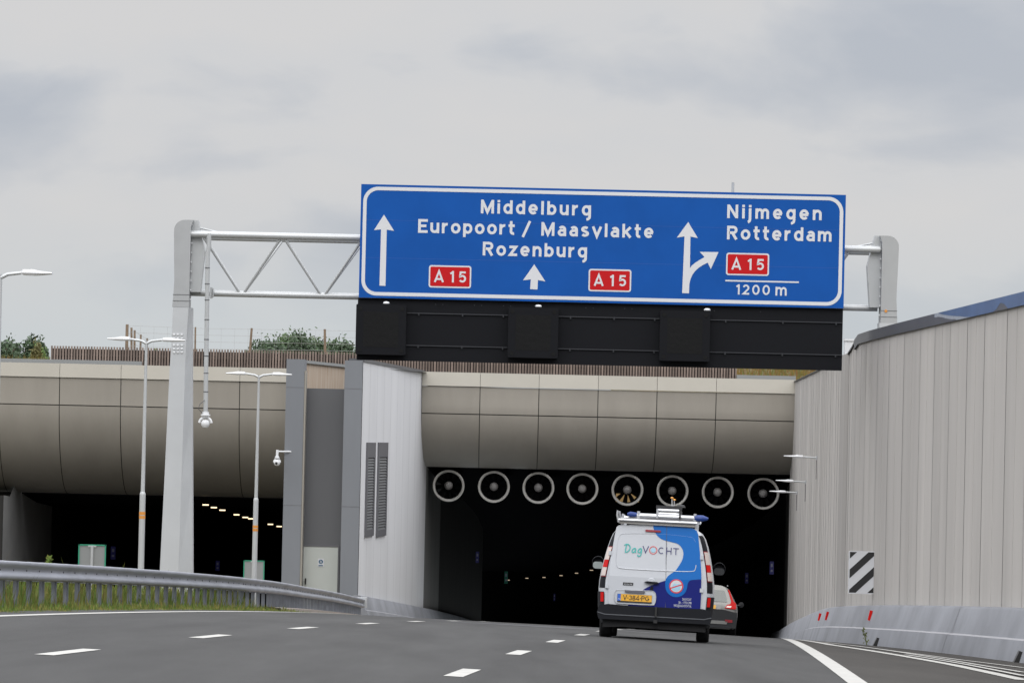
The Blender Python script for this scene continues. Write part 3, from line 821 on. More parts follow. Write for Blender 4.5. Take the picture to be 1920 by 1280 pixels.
mb = MB(); mb.tube([(bx1 + .03, Y0 + .06, surf(bx1 - .3, Y0) + .9), (bx1 + .03, Y0 + .06, bz1 + .02)], .03, 8); mb.tube([(bx0, Y0 + .06, bz1 - .2), (bx1 + .3, Y0 + .06, bz1 - .2)], .02, 8); mb.tube([(bx0, Y0 + .06, bz0 + .2), (bx1 + .3, Y0 + .06, bz0 + .2)], .02, 8)
mb.build('bracket', hb, m=M_coping)
# ============================================================ GANTRY
YG = 115.0
G = lambda px, py, Y=YG: at(px, py, Y)
zgl = surf(-7.9, YG) - .1
gan = thing('sign_gantry', 'pale grey lattice gantry carrying the blue direction sign over the road', 'gantry', (-7.9, YG + .5, zgl))
# left post: tapered box with chamfered inner side
def post_loft(rows, y0, y1, yc):
    """rows: (z, xa, xb, xc): front face xa..xb, chamfer to xc"""
    r = []
    for z, a, b, c_ in rows:
        r.append([Vector((a, y0, z)), Vector((b, y0, z)), Vector((c_, yc, z)), Vector((c_, y1, z)), Vector((a, y1, z)), Vector((a, y0, z))])
    return r
def gx(px, py): return G(px, py).x
rows = []
for py, a, b, c_ in ((1150, 292, 330, 358.5), (1068, 298, 333, 358), (900, 306.5, 338.5, 357.5), (770, 312.5, 343, 357), (700, 316, 345, 357), (650, 319, 347, 357), (575, 323, 352, 357.5)):
    z = G(a, py).z if py != 1150 else zgl - .3
    rows.append((z, gx(a, py), gx(b, py), gx(c_, py)))
mb = MB(); mb.grid(post_loft(rows, YG + .3, YG + 1.0, YG + .55)); lp = mb.build('post', gan, m=M_galv)
def head(sgn, xo, name):
    """rounded head of the post; xo = outer x, sgn=+1 for left post"""
    zt_, z1_ = (G(345, 411).z if sgn > 0 else G(1662, 441).z), (G(340, 575).z if sgn > 0 else G(1668, 605).z)
    w_ = .40
    mb = MB()
    r = .26
    prof = [(0, z1_), (.035, z1_ + .6), (.015, lerp(z1_, zt_, .6)), (0, zt_ - r - .05)] + [(r - r * math.cos(a), zt_ - r + r * math.sin(a)) for a in [math.pi / 2 * i / 8 for i in range(1, 9)]]
    prof = prof + [(w_ + .06, zt_)]
    inner = [(w_, z1_), (w_, zt_ - .12), (w_ + .06, zt_)]
    poly = [(xo + sgn * a, z) for a, z in prof] + [(xo + sgn * w_, zt_ - .16), (xo + sgn * w_, z1_)]
    mb.prism(poly, YG + .3, YG + 1.0)
    o = mb.build(name, gan, m=mat('head_steel_shaded', (.36, .37, .375), .5, .1, var=.06, scale=1.5))  # head colour darkened for the shading on its tilted face
    # inner plate, tapering down
    mb = MB()
    poly = [(xo + sgn * (w_ + .004), zt_ + .0), (xo + sgn * (w_ + .16), zt_ + .01), (xo + sgn * (w_ + .33), zt_ - .72), (xo + sgn * (w_ + .25), zt_ - 1.72), (xo + sgn * (w_ + .004), zt_ - 1.72)]
    mb.prism(poly, YG + .55, YG + 1.0); mb.build('inner_plate', gan, m=M_galvs)
    for i in range(9):
        z = lerp(zt_ - .1, zt_ - 1.9, i / 8); mb = MB()
        mb.lathe([(0, -.03), (.02, -.03), (.02, 0)], (xo + sgn * (w_ + .02), YG + .5, z), (0, 1, 0), 8); mb.build('bolt', gan, m=M_lampw)
    mb = MB(); mb.box((xo + sgn * (w_ / 2 + .02), YG + .297, zt_ - 1.80), (w_ + .02, .004, .012)); mb.box((xo + sgn * (w_ / 2 + .02), YG + .297, zt_ - 1.95), (w_ + .02, .004, .012)); mb.build('splice_joint', gan, m=M_coping)
    a_ = Vector((xo + sgn * (w_ + .16), YG + .8, zt_ - .16)); b_ = Vector((xo + sgn * (w_ + .62), YG + .8, zt_ - .26))
    mb = MB(); mb.tube([a_, b_], .025, 6); mb.build('stay', gan, m=M_galvs)
head(1, gx(323, 500), 'post_head')
head(-1, gx(1686, 530), 'post_head')
mb = MB(); x0_, x1_ = gx(1651, 600), gx(1685, 600); mb.box(((x0_ + x1_) / 2, YG + .65, (G(1668, 605).z - 5) / 2), (x1_ - x0_, .7, G(1668, 605).z + 5)); 
o = mb.build('post', gan, m=M_galv)
c = G(1661, 583, YG + .3); mb = MB(); mb.lathe([(0, 0), (.035, 0), (.035, .02)], c - Vector((0, .02, 0)), (0, 1, 0), 12, m=M_orange); mb.build('orange_sticker', gan)
# bolt grid on the left post
for j, py in enumerate((627, 634, 647, 654, 660)):
    for px in (326.5, 333.5, 341, 351):
        p = G(px, py, YG + .3); mb = MB(); mb.lathe([(0, -.03), (.022, -.03), (.03, -.012), (.03, 0.01)], p + Vector((0, 0 if px < 345 else .16, 0)), (0, 1, 0), 8); mb.build('bolt', gan, m=M_lampw)
# chords & diagonals (triangular truss: two upper chords, one lower)
Yt1, Yt2, Yb = YG + .45, YG + 1.45, YG + .95
zu = G(520, 442.5, Yt1).z; zl_ = G(520, 552.5, Yb).z
xl_, xr_ = gx(352, 440), gx(1653, 468)
for Y_, z_, rr in ((Yt1, zu, .083), (Yt2, zu - .02, .083), (Yb, zl_, .078)):
    mb = MB(); mb.tube([(xl_, Y_, z_), (xr_, Y_, z_)], rr, 16); mb.build('chord', gan, m=M_galvs)
tops = [gx(375, 450), gx(528, 452)]; stp = (gx(528, 452) - gx(375, 450))
k = 0; xt = tops[0]
while xt < xr_ - .5:
    for Y_ in (Yt1, Yt2):
        for s_ in (0, 1):
            xa2 = xt + .04 if s_ == 0 else xt + stp - .04
            xb2 = xt + stp / 2 - .06 if s_ == 0 else xt + stp / 2 + .06
            if xa2 > xr_ or xb2 > xr_: continue
            mb = MB(); mb.tube([(xa2, Y_, zu - .05), (xb2, lerp(Y_, Yb, .93), zl_ + .04)], .034, 8); mb.build('diagonal', gan, m=M_galvs)
    xt += stp
mb = MB(); c = G(396, 549, YG + .8); mb.box((c.x, YG + .8, c.z), (.05, .3, .26)); mb.box((c.x + .05, YG + .8, c.z), (.02, .34, .2)); mb.build('chord_flange', gan, m=M_galvs)
p = G(1374, 361, YG + 1); mb = MB(); mb.tube([(p.x, YG + 1, zu - .1), (p.x, YG + 1, G(1374, 342, YG + 1).z)], .035, 8); mb.build('mast', gan, m=M_galvs)
# ---- blue direction sign
SX0, SX1 = G(675, 450).x, G(1584, 470).x
SZ1 = G(1130, 355.3).z; SZ0 = G(1130, 567.8).z
sg = thing('direction_sign', 'big blue motorway direction sign with white arrows and place names', 'road sign', ((SX0 + SX1) / 2, YG, SZ0))
mb = MB(); mb.box(((SX0 + SX1) / 2, YG + .05, (SZ0 + SZ1) / 2), (SX1 - SX0, .1, SZ1 - SZ0)); pan = mb.build('panel', sg, m=M_sblue)
for k in (1, 2): mb = MB(); mb.box(((SX0 + SX1) / 2, YG - .001, lerp(SZ0, SZ1, k / 3 + .02)), (SX1 - SX0 - .02, .003, .008)); mb.build('sheet_seam', sg, m=mat('seam_blue', (.014, .085, .35), .5))
mb = MB(); ins = .055; bt = .085
ring(mb, rrect(SX0 + ins, SZ0 + ins, SX1 - ins, SZ1 - ins, .36, 10), rrect(SX0 + ins + bt, SZ0 + ins + bt, SX1 - ins - bt, SZ1 - ins - bt, .28, 10), YG - .005)
mb.build('border', sg, m=M_swhite)
def line(text, pxa, pxb, py, cap_px, parent=sg, w=.195, m=M_swhite, y=YG - .005, pya=None):
    a = G((pxa), py); cap = cap_px / (F / YG)
    mb = MB(); lettering(mb, text, G(pxa, py).x, G(pxb, py).x, G((pxa), py).z, cap, y, w)
    o = mb.build('lettering', parent, m=m); return o
for tx, a, b, py in (('Middelburg', 901.5, 1108, 400), ('Europoort', 783.8, 965, 436.3), ('Maasvlakte', 1014.8, 1225, 441.9), ('Rozenburg', 905, 1100.5, 478.8), ('Nijmegen', 1363.3, 1540.5, 409), ('Rotterdam', 1363, 1559, 448.8)):
    tag(line(tx, a, b, py, 25.6), 'white letters reading ' + tx)
line('/', 979, 1000, 440.5, 25)
tag(line('1200', 1380, 1443.5, 552, 19.3, w=.165), 'white figures reading 1200'); tag(line('m', 1453.5, 1477.5, 554, 19.3 * 1.12, w=.165), 'white letter m')
mb = MB(); a, b = G(1360, 526), G(1498, 529); mb.prism([(a.x, a.z - .018), (b.x, a.z - .018), (b.x, a.z + .018), (a.x, a.z + .018)], YG - .005, YG - .005); mb.build('divider_line', sg, m=M_swhite)
for i, (x0_, y0_, x1_, y1_) in enumerate(((803.5, 540, 884, 497.5), (1103, 547, 1184, 504.5), (1361, 517, 1442.5, 474))):
    a, b = G(x0_, (y0_ + y1_) / 2 + 20.5), G(x1_, (y0_ + y1_) / 2 - 20.5)
    zc = G((x0_ + x1_) / 2, (y0_ + y1_) / 2).z; hh = .268
    mb = MB(); mb.prism(rrect(a.x, zc - hh, b.x, zc + hh, .06), YG - .006, YG - .004, m=M_swhite)
    o = mb.build('route_shield', sg); 
    tag(o, ('red A15 route shield beside the long arrow', 'red A15 route shield right of the short arrow', 'red A15 route shield above 1200 m')[i])
    mb = MB(); mb.prism(rrect(a.x + .035, zc - hh + .035, b.x - .035, zc + hh - .035, .035), YG - .009, YG - .0075, m=M_sred); mb.build('shield_face', o)
    cap = 21.3 / (F / YG); wz = zc - cap / 2; mb = MB()
    wA = b.x - a.x
    lettering(mb, 'A', a.x + wA * .125, a.x + wA * .41, wz, cap, YG - .012, .165)
    lettering(mb, '15', a.x + wA * .50, a.x + wA * .885, wz, cap, YG - .012, .165)
    mb.build('lettering', o, m=M_swhite)
A1 = [(720, 402.5), (739, 433), (725.2, 430.5), (722.8, 536), (711.5, 535.5), (714.4, 430), (701.2, 431.5)]
A2 = [(1001.7, 495.5), (1022.5, 527.5), (1008.7, 525), (1007.7, 542.8), (994, 542), (995.2, 523.7), (980.5, 525.5)]
A3 = [(1290.4, 416.3), (1308.5, 446.5), (1294.6, 443.5), (1293.6, 503.0), (1297, 498), (1304, 492.3), (1312, 487.2), (1321, 482.0), (1312, 472.2), (1347.3, 472.6), (1332.6, 504.6), (1327, 492.3), (1318, 496.8), (1310, 502), (1303, 508.5), (1298, 515.5), (1294.5, 524), (1292.6, 532.5), (1291.9, 549.8), (1279.0, 549.5), (1283.4, 443.2), (1269, 445.6)]
for A_, lb in ((A1, 'long white arrow at the left end'), (A2, 'short white arrow'), (A3, 'white arrow with a branch bending right')):
    mb = MB(); mb.prism([(G(x_, y_).x, G(x_, y_).z) for x_, y_ in A_][::-1], YG - .006, YG - .006); tag(mb.build('arrow', sg, m=M_swhite), lb)
# ---- black board with lane signals
BX0, BX1 = G(670, 600).x, G(1580, 640).x
BZ1 = SZ0 - .004; BZ0 = G(1130, 684.5).z
bd = thing('signal_board', 'long black backing board hanging under the blue sign', 'signal board', ((BX0 + BX1) / 2, YG + .1, BZ0))
mb = MB(); mb.box(((BX0 + BX1) / 2, YG + .16, (BZ0 + BZ1) / 2), (BX1 - BX0, .12, BZ1 - BZ0)); mb.build('panel', bd, m=M_black)
boxes = [(714.5, 618), (999.5, 624), (1283.5, 630)]
spans = []
xs_s = [G(x_, y_).x for x_, y_ in boxes]; hb_ = .60
ed = [(xs_s[0] + hb_, xs_s[1] - hb_), (xs_s[1] + hb_, xs_s[2] - hb_), (xs_s[2] + hb_, BX1)]
for a, b in ed:
    for py in (592, 652.5):
        z_ = G(1005, py).z
        mb = MB(); mb.box(((a + b) / 2, YG + .085, z_), (b - a - .01, .04, .022))
        for k in range(3): mb.box((lerp(a, b, (.12, .55, .95)[k]), YG + .07, z_ - .02), (.03, .03, .07))
        mb.build('rail', bd, m=M_rim)
mb = MB()
for x_ in [lerp(BX0, BX1, q) for q in (.16, .175, .24, .255, .30, .315, .47, .485, .55, .565, .72, .735, .83)]:
    mb.lathe([(0, -.01), (.012, -.008), (.012, 0.01)], (x_, YG + .1, BZ1 - .12), (0, 1, 0), 6)
mb.build('bolts', bd, m=M_rim)
for i, ((px, py), dxl) in enumerate(zip(boxes, (10, 10, 42))):
    c = G(px, py)
    zc = c.z
    ls = thing('lane_signal', ('unlit black square lane signal at the left end of the board', 'unlit black square lane signal in the middle of the board', 'unlit black square lane signal under the forked arrow')[i], 'lane signal', (c.x, YG, zc - hb_), 'lane signals on the black board')
    mb = MB(); mb.prism(rrect(c.x - hb_, zc - hb_, c.x + hb_, zc + hb_, .03, 3), YG - .20, YG + .095); mb.build('housing', ls, m=M_black)
    mb = MB(); mb.prism(rrect(c.x - .42, zc - .42, c.x + .42, zc + .42, .02, 3), YG - .204, YG - .202); mb.build('screen', ls, m=M_black2)
    for ux in (-1, 1):
        for uz in (-1, 1): mb = MB(); mb.lathe([(0, -.008), (.05, -.008), (.05, 0)], (c.x + ux * .5, YG - .2, zc + uz * .5), (0, 1, 0), 12); mb.build('corner_lens', ls, m=M_black2)
    mb = MB(); cc = G(px + dxl, py - 50 if i != 2 else py - 47.5)
    mb.lathe([(0, .045), (.06, .035), (.085, 0), (.07, -.02), (0, -.03)], (cc.x, YG - .1, zc + hb_ + .035), (0, 0, 1), 12)
    mb.build('lamp', ls, m=M_lampw)
# ---- cctv on hanging pole
def camera_head(mb, c, s=1.0):
    mb.tube([c + Vector((0, 0, .30 * s)), c + Vector((0, 0, .16 * s))], .085 * s, 12, m=M_lampw)
    mb.tube([c + Vector((0, 0, .24 * s)), c + Vector((0, 0, .20 * s))], .12 * s, 12, m=M_lampw)
    ang = [i * math.pi / 10 for i in range(11)]
    mb.tube([c + Vector((.15 * s * math.cos(a), 0, .02 * s + .14 * s * math.sin(a))) for a in ang], .032 * s, 8, m=M_lampw)
cc = G(385, 794, YG + .2)
ct = thing('traffic_camera', 'white dome camera hanging on a long pole from the gantry', 'camera', (cc.x, YG + .2, cc.z))
mb = MB()
pts = [G(x_, y_, YG + .2) for x_, y_ in ((392, 438), (392, 460), (389.5, 475), (388.5, 560), (386.5, 680), (385.5, 773))]
mb.tube(pts, .055, 10); mb.build('hanging_pole', ct, m=M_galvs)
mb = MB()
for y_ in (503, 533, 563, 600, 637, 668, 700, 735): 
    q = G(389 - (y_ - 500) * .013, y_, YG + .2); mb.tube([q, q + Vector((0, 0, .02))], .062, 10)
mb.build('clamp', ct, m=M_coping)
mb = MB(); camera_head(mb, cc, .95); mb.build('housing', ct)
mb = MB(); mb.lathe([(.0001, -.105), (.06, -.09), (.1, -.03), (.105, .02), (.08, .08), (0.0001, .105)], cc, (0, 0, 1), 16); mb.build('camera_ball', ct, m=M_lampw)
mb = MB(); mb.tube([G(384, 750, YG + .15), G(375, 757, YG + .1), G(372, 766, YG + .1), G(378, 773, YG + .15), G(384, 775, YG + .2)], .008, 6); mb.build('cable', ct, m=M_coping)
cc = P(519.5, 867, YB - .3)
ct = thing('traffic_camera', 'white ball camera on a short arm fixed to the grey building corner', 'camera', (cc.x, YB - .3, cc.z))
mb = MB(); a_ = P(520, 846, YB - .3); mb.tube([a_, P(531, 846, YB - .3) + Vector((.3, .35, 0))], .03, 8); mb.tube([a_ + Vector((0, 0, .06)), a_ - Vector((0, 0, .18))], .05, 10); mb.build('arm', ct, m=M_lampw)
mb = MB(); camera_head(mb, cc, .8); mb.build('housing', ct)
mb = MB(); mb.lathe([(.0001, -.12), (.07, -.1), (.115, -.03), (.12, .02), (.09, .09), (0.0001, .12)], cc, (0, 0, 1), 16, m=M_lampw); b_ = mb.build('camera_ball', ct)
mb = MB(); mb.lathe([(0.0001, -.13), (.05, -.125), (.05, -.08)], cc + Vector((-.02, 0, -.02)), (0, 1, 0), 12); mb.build('lens', b_, m=M_ink)
# ============================================================ STREET LAMPS
def lamp_head(mb, o_, sgn, L_=.62, w_=.3, tilt=.0):
    """flat LED head: from arm end o_ outwards"""
    pr = [(0, .02, -.02), (.04, .055, -.035), (.22, .06, -.04), (.30, .04, -.035), (L_, .015, -.012)]
    r = []
    for a, t_, b_ in pr:
        ww = w_ * (.5 if a == 0 else 1 if a < .35 else .8) / 2
        x = o_.x + sgn * a; z = o_.z + tilt * a
        r.append([Vector((x, o_.y - ww, z)), Vector((x, o_.y - ww * .8, z + t_)), Vector((x, o_.y + ww * .8, z + t_)), Vector((x, o_.y + ww, z)), Vector((x, o_.y + ww * .8, z + b_)), Vector((x, o_.y - ww * .8, z + b_)), Vector((x, o_.y - ww, z))])
    mb.grid(r, False)
    mb.add(r[-1][:6], [(0, 1, 2, 3, 4, 5)]); mb.add(r[0][:6], [(5, 4, 3, 2, 1, 0)])
def street_lamp(px, py, Y, heads, label, sc=1.0, band=None, flare=None):
    top = at(px, py, Y); zg = verge(top.x, Y)
    base = Vector((top.x, Y, zg)); hgt = top.z - zg
    t = thing('street_lamp', label, 'street lamp', base, 'grey street lamps on the left verge')
    zs = zg + hgt * .35
    zs = at(px, flare, Y).z if flare else zs
    mb = MB(); mb.tube([(top.x, Y, zg - .1), (top.x, Y, zs - .03), (top.x, Y, zs), (top.x, Y, zs + .04)], [.074 * sc, .068 * sc, .067 * sc, .05 * sc], 12); 
    mb.tube([(top.x, Y, zs + .02), (top.x, Y, top.z)], [.048 * sc, .031 * sc], 12); mb.build('pole', t, m=M_galvs)
    if band:
        bz = at(px, band, Y).z
        for k in (0, .09): mb = MB(); mb.tube([(top.x, Y, bz - .05 + k), (top.x, Y, bz + .02 + k)], .073 * sc, 12); mb.build('orange_band', t, m=M_orange)
    for s_ in heads:
        a_ = Vector((top.x, Y, top.z - .06)); b_ = Vector((top.x + s_ * .12, Y, top.z)); c_ = Vector((top.x + s_ * .36 * sc, Y, top.z + .03))
        mb = MB(); mb.tube([a_, b_, c_], [.035, .03, .028], 8); mb.build('arm', t, m=M_galvs)
        mb = MB(); lamp_head(mb, c_, s_, .55 * sc, .27); mb.build('lamp_head', t, m=M_lampw)
    return t
street_lamp(274.5, 639, 110, (-1, 1), 'grey street lamp with two flat heads left of the gantry post', .98, band=968, flare=925)
street_lamp(485.5, 703, 130, (-1, 1), 'grey street lamp with two flat heads right of the gantry post', .98, band=992, flare=936)
t = street_lamp(1, 514, 80, (1,), 'street lamp at the left edge with one head reaching into view', .95)
for i, (px, py, Y) in enumerate(((1533, 858, 157), (1513, 903.5, 173), (1497.5, 923.5, 188))):
    e_ = at(px, py, Y); e_.x = wx(Y) - .02
    t = thing('wall_lamp', ('flat white wall lamp on the right wall, highest of three', 'flat white wall lamp on the right wall, between two others', 'flat white wall lamp beside the rightmost fan, lowest of three')[i], 'wall lamp', e_, 'flat lamps on the right wall')
    c_ = Vector((e_.x - .42, e_.y, e_.z + .02))
    mb = MB(); mb.tube([e_, c_], .028, 8); mb.box(e_, (.04, .14, .14)); mb.build('arm', t, m=M_galvs)
    mb = MB(); lamp_head(mb, c_, -1, .66, .32, .03); mb.build('lamp_head', t, m=M_lampw)
    mb = MB(); mb.tube([e_ + Vector((-.01, 0, 0)), e_ + Vector((-.01, 0, -.7))], .012, 6); mb.build('conduit', t, m=M_coping)
mb = MB(); mb.box((8.865, 126.2, 2.1), (.24, .5, 1.5)); mb.box((8.865, 126.2, 2.87), (.28, .56, .05))
tag(mb.build('cable_cabinet', base=(8.865, 126.2, 1.4), m=M_lampw), 'small pale cabinet behind the wall at the lower right corner of the black board', 'cabinet')
# ============================================================ TUNNEL FANS + LIGHTS + SIGNS
Yfan = 201.5
def make_fan():
    t = thing('jet_fan', 'x', 'fan', (0, 0, 0), 'round jet fans under the tunnel mouth', local=True)
    mb = MB(); mb.lathe([(.56, .10), (.565, .02), (.595, -.03), (.64, -.05), (.665, -.03), (.672, .02), (.665, .12)], (0, 0, 0), (0, 1, 0), 40); mb.build('bell_mouth', t, m=M_fanrim)
    mb = MB(); mb.lathe([(.575, .1), (.56, .25), (.56, 3.0), (.60, 3.0), (.62, .5), (.665, .12)], (0, 0, 0), (0, 1, 0), 40); mb.build('casing', t, m=M_fandark)
    mb = MB(); mb.lathe([(.0001, -.02), (.06, -.01), (.12, .03), (.165, .10), (.18, .18), (.18, .9), (.1, 1.1), (0.0001, 1.15)], (0, .15, 0), (0, 1, 0), 24); mb.build('hub', t, m=M_fanhub)
    mb = MB()
    for k in range(10):
        a = 2 * math.pi * k / 10 + .15; R = Matrix.Rotation(a, 3, 'Y')
        mb.add([R @ Vector(v) for v in ((-.06, .55, .17), (.06, .68, .17), (.10, .72, .54), (-.10, .56, .54))], [(0, 1, 2, 3)])
    mb.build('blades', t, m=M_fandark)
    mb = MB()
    for k in range(5):
        a = 2 * math.pi * k / 5 + math.pi; R = Matrix.Rotation(a, 3, 'Y')
        mb.add([R @ Vector(v) for v in ((-.01, .4, .17), (.01, .45, .17), (.01, .45, .56), (-.01, .4, .56))], [(0, 1, 2, 3)])
    mb.build('stays', t, m=M_fandark)
    for y_ in (.4, 2.6):
        for x_ in (-.4, .4): mb = MB(); mb.box((x_, y_, .62), (.05, .08, .32)); mb.build('hanger', t, m=M_fandark)
    return t
fans = [(841, 910), (926, 912), (1009.5, 914), (1092, 916), (1176.5, 918), (1261, 920), (1346, 922.5), (1431.5, 925)]
flab = ['round jet fan nearest the white service building wall, leftmost of the row', 'round jet fan second from the white wall', 'round jet fan third from the white wall', 'round jet fan left of the one with amber light showing through', 'round jet fan with amber light showing between its blades', 'round jet fan directly above the van roof rack', 'round jet fan right of the one above the van', 'round jet fan beside the right wall, rightmost of the row']
proto = make_fan()
for i, (px, py) in enumerate(fans):
    o = proto if i == 0 else copy_tree(proto)
    o.location = at(px, py, Yfan); o['label'] = flab[i]
def luminaire(px, py, Y, w_, l_, m, label, grp, hh=.05):
    p = at(px, py, Y)
    t = thing('tunnel_light', label, 'tunnel light', p, grp)
    mb = MB(); mb.box(p + Vector((0, 0, .025 + hh / 2)), (w_ * 1.05, l_, .06)); mb.build('housing', t, m=M_fandark)
    mb = MB(); mb.box(p - Vector((0, 0, .01)), (w_, l_ * .95, hh)); mb.build('diffuser', t, m=m)
ll = [(385.5, 945.5), (401, 950.5), (417, 955.5), (443.5, 964), (460, 969), (470.5, 971.5), (507, 982), (523.5, 986)]
for i, (px, py) in enumerate(ll):
    ya = (py - 640) * math.cos(ROLL) - (px - 960) * math.sin(ROLL) + 640
    k = (ya - 828) / F
    Y = (2.79 - .045 * 199.6) / (k - .045)
    Y = max(203 + i * .3, Y)
    luminaire(px, py, Y, .25, .22, M_lume, 'warm ceiling light in the left tunnel, ' + ['first right of the gantry post', 'second from the gantry post', 'third from the gantry post', 'fourth, left of the lamp pole', 'fifth, just left of the lamp pole', 'sixth, touching the lamp pole', 'seventh, near the grey building', 'eighth, at the grey building edge'][i], 'warm ceiling lights in the left tunnel')
for i, (px, py) in enumerate(((953, 1086.5), (988, 1083), (1020, 1081.5), (1052, 1078), (1081, 1073.5), (1109, 1068))):
    Y = 428 - i * 9
    luminaire(px, py, Y, .26, .5, M_lumd, 'tiny far light deep in the right tunnel, ' + ['first from the left', 'second from the left', 'third from the left', 'fourth from the left', 'fifth from the left', 'nearest the van mirror'][i], 'far lights deep in the right tunnel')
luminaire(1176.5, 932.5, 210, 1.0, .4, mat('amber_glow', (.5, .35, .15), .5, emit=(1, .66, .28), es=.22), 'amber light showing through the fifth jet fan from the left', None, .36)
def tunnel_sign(px, py, Y, w_, hh, m, label):
    p = at(px, py, Y)
    t = thing('tunnel_sign', label, 'sign', p, 'small dim signs inside the tunnels')
    mb = MB(); mb.box(p, (w_, .05, hh)); mb.build('plate', t, m=m)
    mb = MB(); mb.box(p + Vector((0, -.03, hh * .2)), (w_ * .5, .01, hh * .25)); mb.box(p + Vector((0, -.03, -hh * .22)), (w_ * .5, .01, hh * .15)); mb.build('pictogram', t, m=mat('dim_white', (.2, .2, .25), .5, emit=(.5, .5, .7), es=.03))
    mb = MB(); mb.box(p + Vector((0, .08, 0)), (.03, .12, .05)); mb.build('bracket', t, m=M_fandark)
Mdb = mat('dim_blue_sign', (.03, .03, .14), .5, emit=(.05, .05, .25), es=.05); Mdg = mat('dim_green_sign', (.02, .12, .08), .5, emit=(.02, .2, .14), es=.05)
tunnel_sign(895, 1044, 238, .16, .55, Mdb, 'dim blue sign on the left wall inside the right tunnel')
tunnel_sign(949, 1082, 275, .2, .7, Mdg, 'dim green sign deeper in the right tunnel, left of the tiny lights')
tunnel_sign(1039.5, 1119, 330, .12, .5, Mdb, 'faint low sign below the tiny lights in the right tunnel')
tunnel_sign(1447, 1064, 205, .18, .55, Mdb, 'dim blue sign beside the right wall inside the tunnel')
tunnel_sign(1400, 1083, 228, .16, .5, Mdb, 'dim blue sign inside the tunnel, above the silver car')
tunnel_sign(212, 1036, 222, .22, .6, Mdb, 'dim blue sign in the left tunnel beside the green edged panel')
tunnel_sign(408, 1060, 240, .2, .5, Mdb, 'dim blue sign in the left tunnel right of the gantry post')
# ============================================================ GUARDRAIL
RP = [(20, -9.6), (50, -8.5), (74, -7.8), (85, -7.2), (96, -6.6), (104, -6.2), (109.5, -6.02), (111, -6.06), (113, -5.98), (118, -5.8), (135, -5.68), (150, -5.3), (165, -5.05), (167.2, -5.0)]
def rx(y): return interp(RP, y)
def rg(y): return surf(rx(y), y) - .085
gr = thing('guardrail', 'long galvanised steel guardrail curving along the left verge', 'guardrail', (rx(80), 80, rg(80)))
prof = [(-.02, .80), (.06, .80), (.085, .785), (.085, .735), (.03, .70), (.01, .66), (.03, .62), (.085, .585), (.085, .53), (.05, .505), (.0, .50)]
rows = []
for y in frange(20, 167.2, 1.0):
    d = Vector((rx(y + .5) - rx(y - .5), 1)).normalized(); nrm = Vector((d.y, -d.x))
    rows.append([Vector((rx(y) + nrm.x * a, y + nrm.y * a, rg(y) + z)) for a, z in prof])
mb = MB(); mb.grid(rows, True); mb.build('beam', gr, m=M_rail, angle=60)
mb = MB()
y = 22
while y < 166:
    p = Vector((rx(y), y, rg(y)))
    mb.lathe([(0.0001, .012), (.018, .008), (.02, 0)], p + Vector((.012, 0, .66)), (1, -.2, 0), 6); y += 1.33
mb.build('bolts', gr, m=M_ink)
y = 34; n = 0
while y < 166.5:
    p = Vector((rx(y), y, rg(y)))
    mb = MB(); mb.box(p + Vector((-.06, 0, .33)), (.055, .09, .95)); mb.box(p + Vector((-.02, .03, .33)), (.035, .015, .95))
    mb.build('post', gr, m=M_railp); n += 1
    y += 1.35 if y < 112 else 1.42
# second beam behind (rear rail)
rows = []
for y in frange(20, 167.2, 1.0):
    rows.append([Vector((rx(y) - .14 - a, y, rg(y) + z - .01)) for a, z in prof])
mb = MB(); mb.grid(rows, True); mb.build('rear_beam', gr, m=M_rail, angle=60)
# end block
mb = MB(); e_ = Vector((rx(167.2), 167.4, rg(167.2))); mb.box(e_ + Vector((-.02, 0, .68)), (.34, .5, .34)); mb.build('end_block', gr, m=M_galvs)
# low kerb strip at end of the rail
mb = MB(); rows = []
for y in frange(112, 170, 2):
    x = rx(y) + .45; z = surf(x, y)
    rows.append([Vector((x + .35, y, z - .05)), Vector((x + .33, y, z + .06)), Vector((x + .1, y, z + .08)), Vector((x - .5, y, z + .07))])
mb.grid(rows); tag(mb.build('verge_kerb', base=(rx(140), 140, surf(rx(140), 140)), m=mat('kerb_stone', (.22, .19, .165), .9, var=.35, scale=6)), 'low stained kerb strip below the far end of the guardrail', 'kerb')
# ---- panels seen from behind
for i, (x0_, y0_, x1_, Y) in enumerate(((147.5, 1019.5, 199, 121), (457, 1049.5, 496, 158))):
    a, b = at(x0_, y0_, Y), at(x1_, y0_ + 1, Y); w_ = b.x - a.x; hh = w_ * 1.25; xc = (a.x + b.x) / 2; zt_ = a.z
    zg = verge(xc, Y)
    t = thing('roadside_panel', ('green edged roadside sign seen from behind, left of the street lamp', 'green edged roadside sign seen from behind, at the second lamp pole')[i], 'sign', (xc, Y, zg), 'green edged signs seen from behind')
    mb = MB(); mb.box((xc, Y, zt_ - hh / 2), (w_, .03, hh)); mb.build('panel', t, m=M_back)
    mb = MB(); e2 = .03
    mb.box((xc, Y - .01, zt_ - e2 / 2), (w_ + .01, .06, e2)); mb.box((a.x + e2 / 2, Y - .01, zt_ - hh / 2), (e2, .06, hh)); mb.box((b.x - e2 / 2, Y - .01, zt_ - hh / 2), (e2, .06, hh))
    mb.build('green_rim', t, m=M_green)
    mb = MB(); mb.tube([(xc, Y - .05, zg - .1), (xc, Y - .05, zt_ - .03)], .038, 10); mb.build('post', t, m=M_galvs)
    mb = MB(); mb.box((xc, Y - .03, zt_ - .045), (w_ * .3, .03, .04)); mb.build('clamp', t, m=M_galvs)
